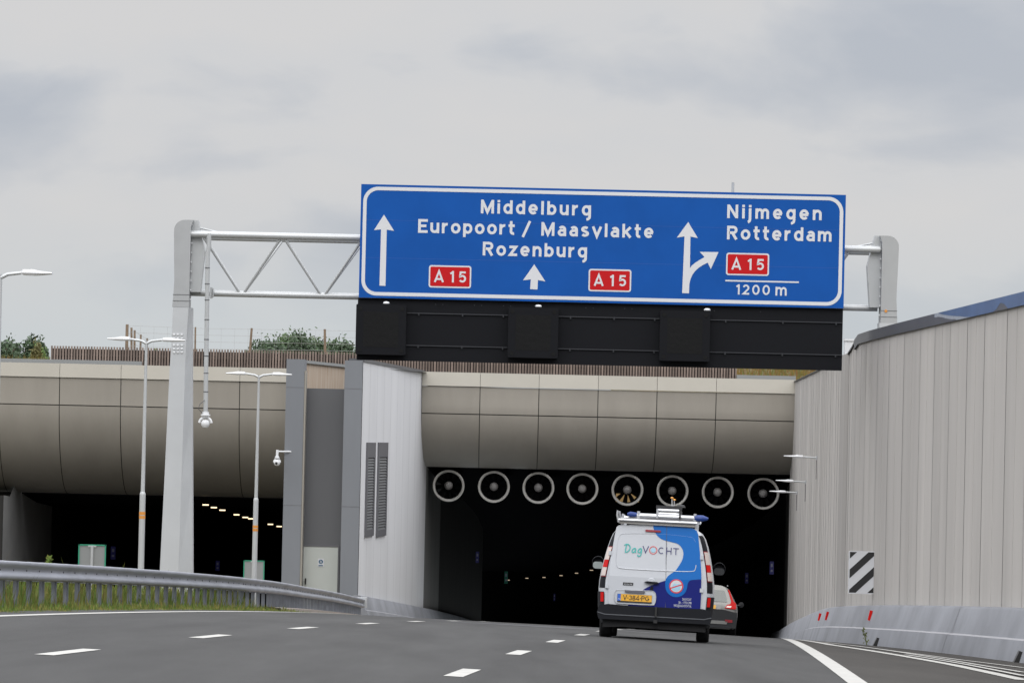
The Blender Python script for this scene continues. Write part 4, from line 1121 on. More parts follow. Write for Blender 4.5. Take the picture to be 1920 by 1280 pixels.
# ============================================================ PLANTS
def crown(mb, c, rx_, ry_2, rz_, n, size, base_tone):
    lumps = [(Vector((max(-.6, min(.6, rnd.gauss(0, .36))) * rx_, rnd.gauss(0, .4) * ry_2, rnd.uniform(-.4, .42) * rz_)), rnd.uniform(.36, .56)) for _ in range(11)]
    for k in range(n):
        lc, lr = rnd.choice(lumps)
        d = Vector((rnd.gauss(0, 1), rnd.gauss(0, 1), rnd.gauss(0, 1))).normalized() * (rnd.random() ** .4)
        p = c + lc + Vector((d.x * rx_ * lr, d.y * ry_2 * lr, d.z * rz_ * lr))
        if rnd.random() < .06: p = p + Vector((rnd.uniform(-.1, .1), 0, rnd.uniform(.05, .25))) * rz_
        a = Vector((rnd.gauss(0, 1), rnd.gauss(0, 1), rnd.gauss(0, 1))).normalized(); b = a.orthogonal().normalized()
        s_ = size * rnd.uniform(.6, 1.4)
        tt = rnd.uniform(.65, 1.35)
        mb.tone = (base_tone[0] * tt, base_tone[1] * tt, base_tone[2] * tt)
        mb.add([p - a * s_, p + b * s_ * .5, p + a * s_, p - b * s_ * .5], [(0, 1, 2, 3)])
def tree(px, ptop, Y, wpx, label, tone, size=.14, n=1500, group='trees beyond the tunnel roof'):
    top = at(px, ptop, Y); zg = 2.3; s_ = F / Y
    H = top.z - zg; w_ = wpx / s_
    t = thing('tree', label, 'tree', (top.x, Y, zg), group)
    mb = MB()
    mb.tube([(top.x, Y, zg - .3), (top.x + .05, Y, zg + H * .5), (top.x, Y, zg + H * .8)], [.14, .09, .04], 7)
    for k in range(4):
        a = rnd.uniform(0, 6.28); mb.tube([(top.x, Y, zg + H * (.25 + .1 * k)), (top.x + math.cos(a) * w_ * .3, Y + math.sin(a) * w_ * .3, zg + H * (.5 + .1 * k))], [.06, .02], 5)
    mb.build('trunk', t, m=M_bark)
    mb = MB(); crown(mb, Vector((top.x, Y, zg + H * .46)), w_ * .78, w_ * .6, H * .62, n, size, tone); mb.build('crown', t, m=M_leaf)
    return t
dg_ = (.75, .85, .9); mg = (1.0, 1.15, .8); lg = (1.9, 2.0, 1.2); rd = (2.0, 1.2, .9)
TR = [(505, 634, 330, 62, 'dark green tree at the left end of the clump behind the slat fence', dg_), (540, 624, 335, 70, 'dark tree second from the left in the clump behind the slat fence', mg), (578, 622, 332, 66, 'broad dark tree left of the leaning fence post by the sign', dg_), (622, 628, 336, 66, 'dark tree right of the leaning fence post by the sign', mg), (655, 640, 330, 50, 'dark tree partly hidden by the black signal board', dg_),
      (12, 636, 300, 56, 'dark green tree at the left edge of the view', dg_), (48, 634, 305, 52, 'dark green tree beside the tree at the left edge', dg_), (77, 645, 290, 24, 'small yellow green bush right of the dark trees at the left edge', lg), (66, 648, 286, 16, 'reddish shrub among the trees at the left edge', rd)]
for px, pt, Y, w_, lb, tn in TR: tree(px, pt - 4, Y, w_, lb, tn, .13 if w_ > 30 else .1, int(2600 + w_ * 80))
for i, (px, pt) in enumerate(((520, 655), (600, 656), (645, 652), (290, 650))):
    tree(px, pt, 240, 26, ['pale green bush below the left trees of the clump', 'pale green bush below the middle of the clump', 'pale green bush beside the signal board', 'pale green bush behind the first street lamp head'][i], lg, .07, 500, 'pale bushes behind the slat fence')
# grass on the roof at the right end
mb = MB()
for k in range(12000):
    x = rnd.uniform(8.2, 16); Y = rnd.uniform(200.5, 212); z = hill(x, Y) if Y > 203 else lerp(2.35, 3.5, (Y - 200.5) / 2.5)
    hh = rnd.uniform(.15, .45); mb.tone = (rnd.uniform(1.0, 2.1), rnd.uniform(.75, 1.25), rnd.uniform(.8, 1.4))
    a = Vector((rnd.uniform(-.02, .02) + .02, 0, 0)); mb.add([Vector((x, Y, z)) - a, Vector((x, Y, z)) + a, Vector((x + rnd.uniform(-.1, .1), Y, z + hh))], [(0, 1, 2)])
for k in range(5000):
    x = rnd.uniform(-24, -16); Y = rnd.uniform(200.5, 240); z = 2.3
    hh = rnd.uniform(.5, 1.0); mb.tone = (rnd.uniform(1.0, 2.1), rnd.uniform(.75, 1.25), rnd.uniform(.8, 1.4))
    a = Vector((.03, 0, 0)); mb.add([Vector((x, Y, z)) - a, Vector((x, Y, z)) + a, Vector((x + rnd.uniform(-.1, .1), Y, z + hh))], [(0, 1, 2)])
tag(mb.build('roof_grass', m=M_grass), 'dry yellow grass growing on the tunnel roof', 'grass', kind='stuff')
# verge grass
mb = MB()
def blade(x, y, z, hh, w_, tone):
    a = rnd.uniform(0, 3.14); d = Vector((math.cos(a), math.sin(a) * .5, 0)) * w_
    l1 = Vector((rnd.uniform(-.35, .35), rnd.uniform(-.3, .3), 0)) * hh
    mb.tone = tone
    b0 = Vector((x, y, z - .02))
    mb.add([b0 - d, b0 + d, b0 + l1 * .4 + Vector((0, 0, hh * .6)) + d * .7, b0 + l1 * .4 + Vector((0, 0, hh * .6)) - d * .7, b0 + l1 + Vector((0, 0, hh))], [(0, 1, 2, 3), (3, 2, 4)])
for k in range(42000):
    y = 58 + 56 * rnd.random() ** .9
    lo_, hi_ = X2(y) + EDGE_L - .42, rx(y) - 2.2
    u = rnd.random()
    x = lo_ - (lo_ - hi_) * u ** 1.2
    near = abs(x - rx(y))
    edge = min(1, max(0.0, (lo_ - x) / .8))
    hh = (.04 + (.20 if x > rx(y) else .60) * edge * rnd.random() ** .8) * (.75 + .4 * math.sin(y * 1.7) * math.sin(x * 3 + y * .6))
    if rnd.random() < .05: hh *= 1.5
    g_ = rnd.random() + .35 * math.sin(y * .9 + x * 2)
    tone = (rnd.uniform(.7, 1.1), rnd.uniform(.85, 1.3), .8) if g_ < .65 else (rnd.uniform(1.3, 1.9), rnd.uniform(1.15, 1.5), rnd.uniform(1.0, 1.6))
    blade(x, y, verge(x, y), hh, rnd.uniform(.006, .014), tone)
tag(mb.build('verge_grass', m=M_grass), 'rough green and straw coloured grass along the guardrail', 'grass', kind='stuff')
# tall weed above rail
for px, py, Y, lb in ((92, 1045, 90, 'tall green weed rising behind the guardrail left of the panels'),):
    tp = at(px, py, Y); zg = verge(tp.x, Y)
    wd = thing('weed', lb, 'plant', (tp.x, Y, zg))
    mb = MB(); mb.tube([(tp.x, Y, zg), tp], [.012, .006], 5); mb.build('stem', wd, m=M_grass)
    mb = MB()
    for k in range(120):
        f_ = rnd.random() ** .6; p = Vector((tp.x + rnd.uniform(-.08, .08) * (1.25 - f_), Y + rnd.uniform(-.05, .05), lerp(zg + .2, tp.z, f_))); mb.tone = (rnd.uniform(.9, 1.3), rnd.uniform(1, 1.5), 1)
        d = Vector((rnd.uniform(-1, 1), 0, rnd.uniform(0, 1))).normalized() * .07; e_ = Vector((-d.z, 0, d.x)) * .25
        mb.add([p, p + d * .5 + e_, p + d, p + d * .5 - e_], [(0, 1, 2, 3)])
    mb.build('leaves', wd, m=M_grass)
# ---- wire fence on the roof
wf_ = thing('wire_fence', 'wire fence on rough wooden posts above the tunnel roof', 'fence', (-12, 214, 2.4))
fp = [(238.5, 608, 214, 5.5), (246.5, 614, 222, 4), (252.5, 619, 231, 4), (264, 627, 246, 3.6), (276, 634, 260, 3.6), (366.5, 613, 214, 3), (472, 615, 214, 4.2), (609, 617, 214, 4.5)]
tops_ = []
for i, (px, py, Y, wpx) in enumerate(fp):
    tp = at(px, py, Y); w_ = wpx / (F / Y); tops_.append(tp)
    lean = (.0, .06, .03, 0, .0, .02, -.12, .08)[i]
    mb = MB(); mb.tube([(tp.x + lean + (.0), Y, 2.2), (tp.x + lean * .6, Y, lerp(2.2, tp.z, .5)), (tp.x, Y, tp.z)], [w_ * .62, w_ * .55, w_ * .5], 8)
    mb.build('post', wf_, m=M_post)
mb = MB()
row = [tops_[0], tops_[5], tops_[6], tops_[7], tops_[7] + Vector((3.2, 0, 0))]
for k in range(5):
    for a, b in zip(row, row[1:]):
        mb.tube([a - Vector((0, 0, .05 + .3 * k)), b - Vector((0, 0, .05 + .3 * k))], .006, 4)
for k in range(5):
    for a, b in zip(tops_[:4], tops_[1:5]): mb.tube([a - Vector((0, 0, .05 + .3 * k)), b - Vector((0, 0, .05 + .3 * k))], .006, 4)
xx = tops_[0].x
while xx < row[-1].x:
    mb.tube([(xx, 214, 2.5), (xx, 214, tops_[0].z - .1)], .0035, 3); xx += .6
mb.build('wires', wf_, m=M_wire)
# ============================================================ VEHICLES
def make_frame(pos, heading, roll, pitch):
    return Matrix.Translation(pos) @ Matrix.Rotation(-heading, 4, 'Z') @ Matrix.Rotation(roll, 4, 'Y') @ Matrix.Rotation(pitch, 4, 'X')
def wheel(mbt, mbr, c, r, w_, sgn):
    mbt.lathe([(r * .62, -w_ / 2), (r * .93, -w_ / 2), (r, -w_ / 2 + .03), (r, w_ / 2 - .03), (r * .93, w_ / 2), (r * .62, w_ / 2)], c, (1, 0, 0), 32)
    mbr.lathe([(.0001, sgn * w_ * .3), (r * .2, sgn * w_ * .32), (r * .5, sgn * w_ * .2), (r * .62, sgn * w_ * .42)], c, (1, 0, 0), 24)
YV = 77.6
S = F / YV
O = (1224.8, 1200.5); th = math.radians(3.05)
def V(px, py):
    dx, dy = px - O[0], py - O[1]
    return ((dx * math.cos(th) + dy * math.sin(th)) / S, (dx * math.sin(th) - dy * math.cos(th)) / S)
gp = at(O[0], O[1], YV); gp.z = surf(gp.x, YV)
van = thing('delivery_van', 'white and blue delivery van seen from behind with a loaded roof rack', 'van', (0, 0, 0), local=True)
RZ = lambda z: .0 if z < 1.0 else .10 * (z - 1.0)          # rear face leans forward at the top
HP = [(.24, .86), (.34, .90), (.50, .925), (.78, .94), (.92, .935), (1.06, .915), (1.22, .885), (1.40, .845), (1.56, .80), (1.68, .755), (1.76, .70), (1.81, .62), (1.84, .48), (1.855, .25), (1.86, 0)]
SECT = [(0, .875, 1.0), (.03, .915, 1.0), (.10, .955, 1.0), (.22, .985, 1.0), (.5, 1.0, 1.0), (1.2, 1.0, 1.005), (2.2, 1.0, 1.01), (2.75, .99, 1.0), (3.2, .975, .80), (3.45, .965, .60), (3.9, .93, .52), (4.15, .84, .44), (4.22, .74, .36)]
def vsurf(hp, sect, yv, k, sgn, off=0.0, lean=RZ):
    for a, b in zip(sect, sect[1:]):
        if a[0] <= yv <= b[0]: break
    t_ = (yv - a[0]) / (b[0] - a[0]); xs2 = lerp(a[1], b[1], t_); zs2 = lerp(a[2], b[2], t_)
    i = min(len(hp) - 2, max(0, int(k))); fz = k - i
    z = lerp(hp[i][0], hp[i + 1][0], fz); x = lerp(hp[i][1], hp[i + 1][1], fz)
    dzv = hp[i + 1][0] - hp[i][0]; dxv = hp[i + 1][1] - hp[i][1]; ln = math.hypot(dzv, dxv)
    nx, nz = dzv / ln, -dxv / ln
    zz = hp[0][0] + (z - hp[0][0]) * zs2
    return Vector((sgn * (x * xs2 + nx * off), yv + lean(z) * max(0, 1 - yv / 1.0) - off * (.6 if yv < .15 else 0), zz + nz * off))
def kz(hp, z):
    for i in range(len(hp) - 1):
        if hp[i][0] <= z <= hp[i + 1][0]: return i + (z - hp[i][0]) / (hp[i + 1][0] - hp[i][0])
    return len(hp) - 1
def loft(hp, sect, mb, k0=0, k1=None, m=None, lean=RZ, yr=None, sgns=(1, -1), off=0):
    k1 = len(hp) - 1 if k1 is None else k1
    yv = [s_[0] for s_ in sect]
    if yr: yv = [yr[0]] + [q for q in yv if yr[0] < q < yr[1]] + [yr[1]]
    ks = [k0] + [q for q in range(len(hp)) if k0 < q < k1] + [k1]
    for sg_ in sgns:
        mb.grid([[vsurf(hp, sect, q, k, sg_, off, lean) for k in ks] for q in yv], True, m=m)
mb = MB(); loft(HP, SECT, mb, m=M_vwhite)
# rear closing face + underside + nose
half = [vsurf(HP, SECT, 0, k, 1) for k in range(len(HP))]; lf = [Vector((-p.x, p.y, p.z)) for p in half]
n = len(half)
mb.add(half + lf, [(i, i + 1, n + i + 1, n + i) for i in range(n - 1)], False, m=M_vwhite)
hf2 = [vsurf(HP, SECT, 4.22, k, 1) for k in range(len(HP))]; lf2 = [Vector((-p.x, p.y, p.z)) for p in hf2]
mb.add(hf2 + lf2, [(i, i + 1, n + i + 1, n + i) for i in range(n - 1)], False, m=M_vwhite)
mb.add([Vector((-.8, .03, .25)), Vector((.8, .03, .25)), Vector((.8, 4.2, .25)), Vector((-.8, 4.2, .25))], [(0, 1, 2, 3)], m=M_vdark)
body = mb.build('body', van, angle=50)
def vf(x, y, z): return Vector((x, y + RZ(z), z))
# dark corner pillars between doors and body sides
for s_ in (-1, 1):
    mb = MB(); loft(HP, SECT, mb, kz(HP, .80), kz(HP, 1.72), yr=(0.0, .17), sgns=(s_,), off=.004); mb.build('pillar', van, m=M_vdark, angle=60)
    mb = MB(); loft(HP, SECT, mb, 0, kz(HP, .74), yr=(0.0, .5), sgns=(s_,), off=.012); mb.build('bumper_corner', van, m=M_vdark, angle=60)
    mb = MB(); loft(HP, SECT, mb, kz(HP, 1.08), kz(HP, 1.58), yr=(2.25, 2.95), sgns=(s_,), off=.004); mb.build('side_window', van, m=M_vglass, angle=60)
    # tail lamps
    tl = None
    mb = MB(); loft(HP, SECT, mb, kz(HP, .98), kz(HP, 1.47), yr=(0.0, .125), sgns=(s_,), off=.012); tl = mb.build('tail_lamp', van, m=M_redd, angle=60)
    for z0_, z1_, m_ in ((1.255, 1.455, M_clear), (1.135, 1.25, M_red), (.995, 1.13, M_clear)):
        mb = MB(); loft(HP, SECT, mb, kz(HP, z0_), kz(HP, z1_), yr=(0.001, .10), sgns=(s_,), off=.020); mb.build('lens', tl, m=m_, angle=60)
    mb = MB(); loft(HP, SECT, mb, kz(HP, .58), kz(HP, .73), yr=(0.0, .055), sgns=(s_,), off=.022); mb.build('reflector', van, m=M_red, angle=60)
# rear doors
def vpoly(pts, y, m, name, parent, y1=None):
    mb = MB(); mb.prism([V(*p) for p in pts], y, y if y1 is None else y1, f=vf); return mb.build(name, parent, m=m)
def dense(pts, n=4):
    """catmull-rom smoothing of an open pixel path"""
    r = []
    P_ = [pts[0]] + list(pts) + [pts[-1]]
    for i in range(1, len(P_) - 2):
        p0, p1, p2, p3 = P_[i - 1:i + 3]
        for k in range(n):
            t_ = k / n
            r.append(tuple(.5 * (2 * p1[j] + (p2[j] - p0[j]) * t_ + (2 * p0[j] - 5 * p1[j] + 4 * p2[j] - p3[j]) * t_ ** 2 + (-p0[j] + 3 * p1[j] - 3 * p2[j] + p3[j]) * t_ ** 3) for j in (0, 1)))
    return r + [pts[-1]]
doorL = [(1160, 985.5), (1250, 984.5), (1247, 1146.5), (1150, 1141), (1143, 1136), (1140.5, 1125), (1141, 1090), (1145, 1050), (1152, 1008), (1156, 989)]
doorR = [(1250.8, 984.5), (1299, 991), (1307, 996), (1309.5, 1003), (1313.5, 1045), (1315.5, 1080), (1314.5, 1120), (1313.5, 1140), (1309, 1149.5), (1247.8, 1146.6)]
def zsub(pts):
    r = []
    for a, b in zip(pts, pts[1:] + pts[:1]):
        r.append(a)
        for k in (1, 2): r.append((lerp(a[0], b[0], k / 3), lerp(a[1], b[1], k / 3)))
    return r
def sliced(pts, y, m, name, parent, thick=0):
    """polygon cut in horizontal bands so that it follows the lean of the rear face"""
    q = [V(*p) for p in pts]; z0_, z1_ = min(p[1] for p in q), max(p[1] for p in q); mb = MB()
    cuts = [z0_] + [z for z in (1.0,) if z0_ < z < z1_] + [z1_]
    for a, b in zip(cuts, cuts[1:]):
        c_ = clip(q, -9, a, 9, b)
        if len(c_) > 2: mb.prism(c_, y, y if not thick else y + thick, f=vf)
    return mb.build(name, parent, m=m)
dl = sliced(doorL, -.022, M_vwhite, 'rear_door', van, .03)
dr = sliced(doorR, -.022, M_vwhite, 'rear_door', van, .03)
curve = dense([(1224.4, 984.8), (1225.6, 992), (1229.8, 1001.7), (1238, 1010), (1247.8, 1014.2), (1259.7, 1017.2), (1271.7, 1021), (1278.9, 1029.2), (1281.3, 1038.8), (1278.9, 1050.8), (1270.5, 1065), (1265.7, 1071), (1252.5, 1080.6), (1247.8, 1090), (1247.5, 1100)])
circ = [(1267.9 + 20.4 * math.cos(a), 1099.7 - 20.4 * math.sin(a)) for a in [math.radians(180 + i * 15) for i in range(1, 12)]]
circ = [(1267.9 - 20.4 * math.cos(math.radians(i * 15)), 1099.7 + 20.4 * math.sin(math.radians(i * 15))) for i in range(1, 12)]
blue = curve + circ + dense([(1288.5, 1101), (1289.5, 1095), (1292, 1090.5), (1297, 1088), (1315, 1086.5)]) + [(1315.0, 1078), (1313, 1045), (1309, 1003), (1306.5, 996), (1298.5, 991.2), (1250, 984.6)]
sliced(blue, -.028, M_vblue, 'blue_livery', van)
navy = dense([(1204.6, 1107.5), (1212, 1102.6), (1222, 1097.8), (1235.8, 1092.8), (1247.6, 1089)]) + [(1290, 1090), (1292, 1088), (1315, 1086.2), (1314.3, 1120), (1313.2, 1140), (1308.8, 1149.3), (1247.5, 1146.4), (1172.9, 1142.6), (1178.3, 1133.9), (1198, 1120)]
sliced(navy, -.025, M_vnavy, 'navy_livery', van)
# seam between doors, embossed panel line
def bead(pts, r_, y, m, name, parent):
    mb = MB(); mb.tube([vf(V(*p)[0], y, V(*p)[1]) for p in pts], r_, 6); return mb.build(name, parent, m=m)
bead([(1250.3, 985), (1249, 1050), (1247.4, 1146)], .0045, -.026, M_coping, 'door_seam', van)
emb = dense([(1158, 1062), (1155, 1050), (1158, 1015), (1161, 1006), (1168, 1001.5), (1200, 1001), (1245, 1002.5), (1290, 1007), (1300, 1010.5), (1304, 1018)], 3)
bead(emb, .0055, -.023, M_vwhite, 'embossed_line', dl)
bead(dense([(1156, 1060), (1159, 1064), (1166, 1066), (1200, 1068.5), (1260, 1071.5), (1296, 1072), (1303, 1069), (1305, 1060)], 3), .0065, -.027, M_vwhite, 'embossed_line', dr)
# high brake lamp, handle, plate, hinges
vpoly([(1211, 993.6), (1238, 995.2), (1239.5, 997), (1238, 999), (1211, 997.4), (1209.8, 995.5)], -.045, M_redd, 'brake_lamp', van, -.02)
vpoly([(1208, 1091.5), (1214, 1090.3), (1232, 1091.8), (1236, 1094), (1231, 1096), (1214, 1094.8)], -.07, M_vdark, 'door_handle', van, -.03)
mb = MB(); c_ = V(1221.5, 1091); mb.lathe([(.0001, -.012), (.05, -.010), (.06, 0)], vf(c_[0], -.028, c_[1]), (0, 1, 0), 20); mb.build('handle_recess', van, m=M_vwhite)
vpoly([(1221, 1100), (1225, 1100.3), (1224.7, 1107.5), (1217.5, 1107)], -.032, M_vdark, 'lock', van)
rec = dense([(1156, 1107), (1153, 1112), (1152.5, 1124), (1155, 1130), (1162, 1132), (1220, 1135), (1227, 1133), (1229.5, 1126), (1229.5, 1115), (1226, 1110), (1218, 1108.5), (1190, 1107.5)], 3)
vpoly(rec, -.034, M_vwhite, 'plate_recess', van, -.028)
bead(rec + rec[:1], .006, -.036, mat('recess_edge', (.40, .41, .43), .4), 'recess_edge', van)
vpoly([(1171.5, 1106.6), (1208, 1108.9), (1209.5, 1110.3), (1208, 1113.3), (1172, 1111)], -.06, mat('plate_lamp_grey', (.11, .11, .13), .4), 'plate_lamp', van, -.036)
pl = vpoly([(1158, 1113.4), (1222.6, 1116.8), (1221.9, 1132.2), (1157.2, 1128.8)], -.048, M_ink, 'number_plate', van, -.038)
vpoly([(1158.3, 1113.7), (1222.3, 1117.1), (1221.8, 1129.8), (1157.6, 1126.4)], -.050, M_yel, 'plate_face', pl)
vpoly([(1158.3, 1113.7), (1164.3, 1114.0), (1163.6, 1126.7), (1157.6, 1126.4)], -.052, M_eub, 'country_strip', pl)
a_, b_ = V(1168, 1125.1), V(1217, 1127.9)
mb = MB(); lettering(mb, 'V-384-PG', a_[0], b_[0], a_[1], 9.2 / S, -.053, .135, f=vf); mb.build('lettering', pl, m=M_ink)
mb = MB(); c_ = V(1161, 1124.5); textmesh(mb, 'NL', .035, c_[0] - .02, c_[1], -.053, M_swhite, vf); mb.build('country_letters', pl)
for px, py in ((1144, 1037.5), (1138, 1099.5), (1315.5, 1046), (1315, 1107.5)):
    c_ = V(px, py); mb = MB(); mb.box(vf(c_[0], -.01, c_[1]), (.05, .05, .065)); mb.build('hinge', van, m=M_vwhite)
# lettering on the doors
Mdag = []
DG = {'D': (.72, [[(.20, .92), (.16, .5), (.16, .02)], [(-.08, .86), (.2, 1.0), (.5, .93), (.68, .62), (.58, .25), (.3, .02), (.12, .03)]]),
      'a': (.55, [[(.5, .52), (.3, .55), (.1, .35), (.08, .1), (.25, .02), (.42, .2), (.5, .5)], [(.5, .5), (.48, .12), (.58, .04)]]),
      'g': (.55, [[(.5, .52), (.3, .55), (.1, .35), (.1, .12), (.25, .04), (.42, .2), (.5, .5)], [(.5, .5), (.50, -.1), (.38, -.38), (.15, -.36), (.1, -.2)]])}
save = {k: GL[k] for k in ('D', 'a', 'g')}
for k, v_ in DG.items(): GL[k] = (v_[0], [dense(st, 4) if len(st) > 3 else st for st in v_[1]])
a_, b_ = V(1170, 1036), V(1203, 1037.5)
mb = MB(); lettering(mb, 'Dag', a_[0], b_[0], a_[1], 15.2 / S, -.031, .135, f=vf, slant=.08); tag(mb.build('lettering', van, m=M_teal), 'teal handwritten letters Dag')
GL.update(save)
for ch, xa3, xb3, py in (('V', 1204, 1216.5, 1037.3), ('C', 1233.5, 1245, 1039.2), ('H', 1248.5, 1259.3, 1040), ('T', 1261.5, 1272.5, 1040.7)):
    a_, b_ = V(xa3, py), V(xb3, py); cap = 13.2 / S
    mb = MB(); w0 = GL[ch][0] * cap; k = (b_[0] - a_[0]) / w0
    lettering(mb, ch, a_[0], b_[0], a_[1], cap, -.031, .11, f=lambda x, y, z, k=k, a0=a_[0]: vf(a0 + (x - a0) * k, y, z)); tag(mb.build('lettering', van, m=M_navyi), 'dark blue letter ' + ch)
def disc(px, py, r_px, y, m, name, parent, n=28, inner=None):
    c_ = V(px, py); r_ = r_px / S; mb = MB()
    pts = [(c_[0] + r_ * math.cos(2 * math.pi * k / n), c_[1] + r_ * math.sin(2 * math.pi * k / n)) for k in range(n)]
    if inner: ring(mb, pts, [(c_[0] + (x - c_[0]) * inner, c_[1] + (z - c_[1]) * inner) for x, z in pts], y, f=vf)
    else: mb.prism(pts, y, y, f=vf)
    return mb.build(name, parent, m=m)
disc(1224.8, 1032.3, 7.6, -.031, M_redi, 'logo_ring', van, inner=.84)
disc(1224.8, 1032.3, 4.0, -.0305, M_lblue, 'logo_drop', van)
lo = disc(1267.9, 1099.7, 13.3, -.032, M_redi, 'warning_emblem', van)
disc(1267.9, 1099.7, 11.0, -.034, M_swhite, 'emblem_face', lo)
vpoly([(1259, 1101), (1264, 1094), (1268, 1096), (1274, 1095), (1276, 1099), (1275, 1106), (1268, 1109.5), (1261, 1107)], -.0355, M_lblue, 'water_shape', lo)
vpoly([(1255.5, 1102.6), (1279.3, 1095.4), (1280.0, 1097.4), (1256.2, 1104.6)], -.037, M_redi, 'slash', lo)
mb = MB()
for tx, px, py, w_ in (('DAGVOCHT', 1279, 1126, 17), ('06 - 17721298', 1272, 1132, 24), ('INFO@DAGVOCHT.NL', 1263, 1137.6, 33)):
    c_ = V(px, py); textmesh(mb, tx, .055, c_[0], c_[1], -.031, M_swhite, vf, width=w_ / S)
mb.build('small_lettering', van)
vpoly([(1168.3, 1092.3), (1187.5, 1093.3), (1187.2, 1098.4), (1168, 1097.4)], -.031, M_ink, 'black_label', van)
mb = MB(); c_ = V(1170, 1096.6); textmesh(mb, 'SCAN ME', .03, c_[0], c_[1], -.033, M_swhite, vf, width=15 / S); mb.build('label_lettering', van)
# bumper
mb = MB()
bp = [(-.93, .40), (-.90, .52), (-.76, .545), (-.5, .535), (.5, .535), (.76, .545), (.90, .52), (.93, .40), (.90, .30), (-.90, .30)]
mb.prism([(x, z) for x, z in bp], -.11, .05); mb.build('bumper', van, m=M_vdark)
mb = MB(); mb.prism([(-.92, .40), (-.8, .37), (.8, .37), (.92, .40), (.92, .415), (.8, .385), (-.8, .385), (-.92, .415)], -.118, -.109); mb.build('bumper_line', van, m=mat('bumper_edge', (.09, .095, .105), .45))
mb = MB(); mb.prism([(-.83, .33), (.83, .33), (.83, .17), (-.5, .19), (-.83, .17)], -.02, .6); mb.build('under_panel', van, m=M_tyre)
mb = MB(); mb.box((.02, -.13, .46), (.03, .04, .16)); mb.box((.02, -.16, .30), (.06, .10, .05)); mb.build('tow_point', van, m=M_ink)
mb = MB(); mb.box((.45, .3, .21), (.35, .3, .10)); mb.build('exhaust_box', van, m=M_tyre)
for (x_, y_) in ((-.79, .72), (.79, .72), (-.77, 3.42), (.77, 3.42)):
    mt, mr_ = MB(), MB(); wheel(mt, mr_, (x_, y_, .31), .31, .205, 1 if x_ > 0 else -1)
    w_ = mt.build('wheel', van, m=M_tyre); mr_.build('rim', w_, m=M_rimw)
for s_ in (-1, 1):
    mb = MB(); c_ = Vector((s_ * (1.03 if s_ < 0 else 1.0), 2.85, 1.22))
    mb.lathe([(.0001, .06), (.06, .05), (.10, .0), (.095, -.03)], c_, (0, 1, 0), 16); mb.add([], []) 
    mb.v = [Vector((c_.x + (p.x - c_.x) * 1.05, p.y, 1.22 + (p.z - 1.22) * 1.1)) for p in mb.v]
    mb.tube([(s_ * .9, 2.88, 1.15), (s_ * 1.05, 2.86, 1.17)], .03, 8)
    mo = mb.build('mirror', van, m=M_vdark)
    mb = MB(); mb.prism(rrect(c_.x - .085, 1.12, c_.x + .085, 1.235, .045), 2.812, 2.812); mb.build('mirror_glass', mo, m=mat('mirror_glass', (.30, .34, .33), .3, .2) if s_ < 0 else M_vglass)  # left glass coloured pale for reflected sky, right glass left dark
# roof rack (part of the van)
rk_z = 1.865
mb = MB()
for y_ in (.15, 1.1, 2.1):
    mb.tube([(-.62, y_, rk_z + .09), (.66, y_, rk_z + .09)], .022, 8, m=M_alu)
    for s_ in (-1, 1): mb.box((s_ * .60, y_, rk_z + .03), (.05, .07, .14), m=M_alu)
for s_ in (-1, 1): mb.tube([(s_ * .60, .1, rk_z + .13), (s_ * .60, 2.2, rk_z + .13)], .02, 8, m=M_alu)
mb.build('roof_rack', van)
def vp3(px, py, y): 
    x, z = V(px, py); return Vector((x, y, z))
mb = MB(); mb.tube([vp3(1159.5, 975, .0), vp3(1232, 978.5, .0), vp3(1307, 982, .0)], .021, 8); mb.build('roller_bar', van, m=M_alu)
mb = MB(); mb.box(vp3(1232, 982.4, .06), (1.24, .08, .055), Matrix.Rotation(.0, 3, 'Y')); mb.build('rack_beam', van, m=mat('rack_beige', (.36, .35, .33), .5))
mb = MB(); mb.tube([vp3(1160, 980, .0), vp3(1157.5, 966, .0), vp3(1158.5, 958, .0), vp3(1161.5, 960, .0), vp3(1163, 972, .02)], .017, 8); mb.build('rack_stop', van, m=M_alu)
van_M = make_frame(gp, math.atan(.0465), math.radians(2.0 - .25), -math.radians(1.85))
van.matrix_world = van_M
def vt(o_):        # separate load carried by the van shares its frame
    o_.matrix_world = van_M.copy(); return o_
# load on the rack
ld = thing('cleaning_pole', 'silver pole with blue ends lying across the van roof rack', 'pole', local=True)
mb = MB(); mb.tube([vp3(1194, 966.5, .12), vp3(1304, 972, .12)], .036, 10, m=M_alu); mb.build('tube', ld)
for a, b in (((1176, 964.5), (1197, 966)), ((1302, 972), (1328, 973.5))):
    mb = MB(); p0_, p1_ = vp3(*a, .12), vp3(*b, .12); mb.tube([p0_, lerp(p0_, p1_, .25), lerp(p0_, p1_, .6), p1_], [.02, .045, .04, .03] if a[0] < 1200 else [.05, .055, .055, .02], 10); mb.build('blue_end', ld, m=M_bplast)
for px in (1197, 1303): mb = MB(); mb.box(vp3(px, 966 if px < 1200 else 971, .12), (.045, .07, .12)); mb.build('clamp', ld, m=M_alu)
vt(ld)
ld = thing('ladder', 'silver stacked ladder sections on the middle of the van roof rack', 'ladder', local=True)
mb = MB()
for (a, b, r_) in (((1233, 956.5), (1273, 958.3), .020), ((1234, 963), (1274, 965), .018), ((1234, 969), (1272, 971), .016)):
    for y_ in (.2, .75, 1.3, 1.85): mb.tube([vp3(*a, y_), vp3(*b, y_)], r_, 8)
mb.build('rungs', ld, m=M_alu)
for px in (1232.5, 1275):
    mb = MB(); p_ = vp3(px, 963.5 + (px - 1232) * .05, 1.0); mb.box(p_, (.03, 2.0, .15)); mb.build('side_rail', ld, m=M_alud if px > 1250 else M_alu)
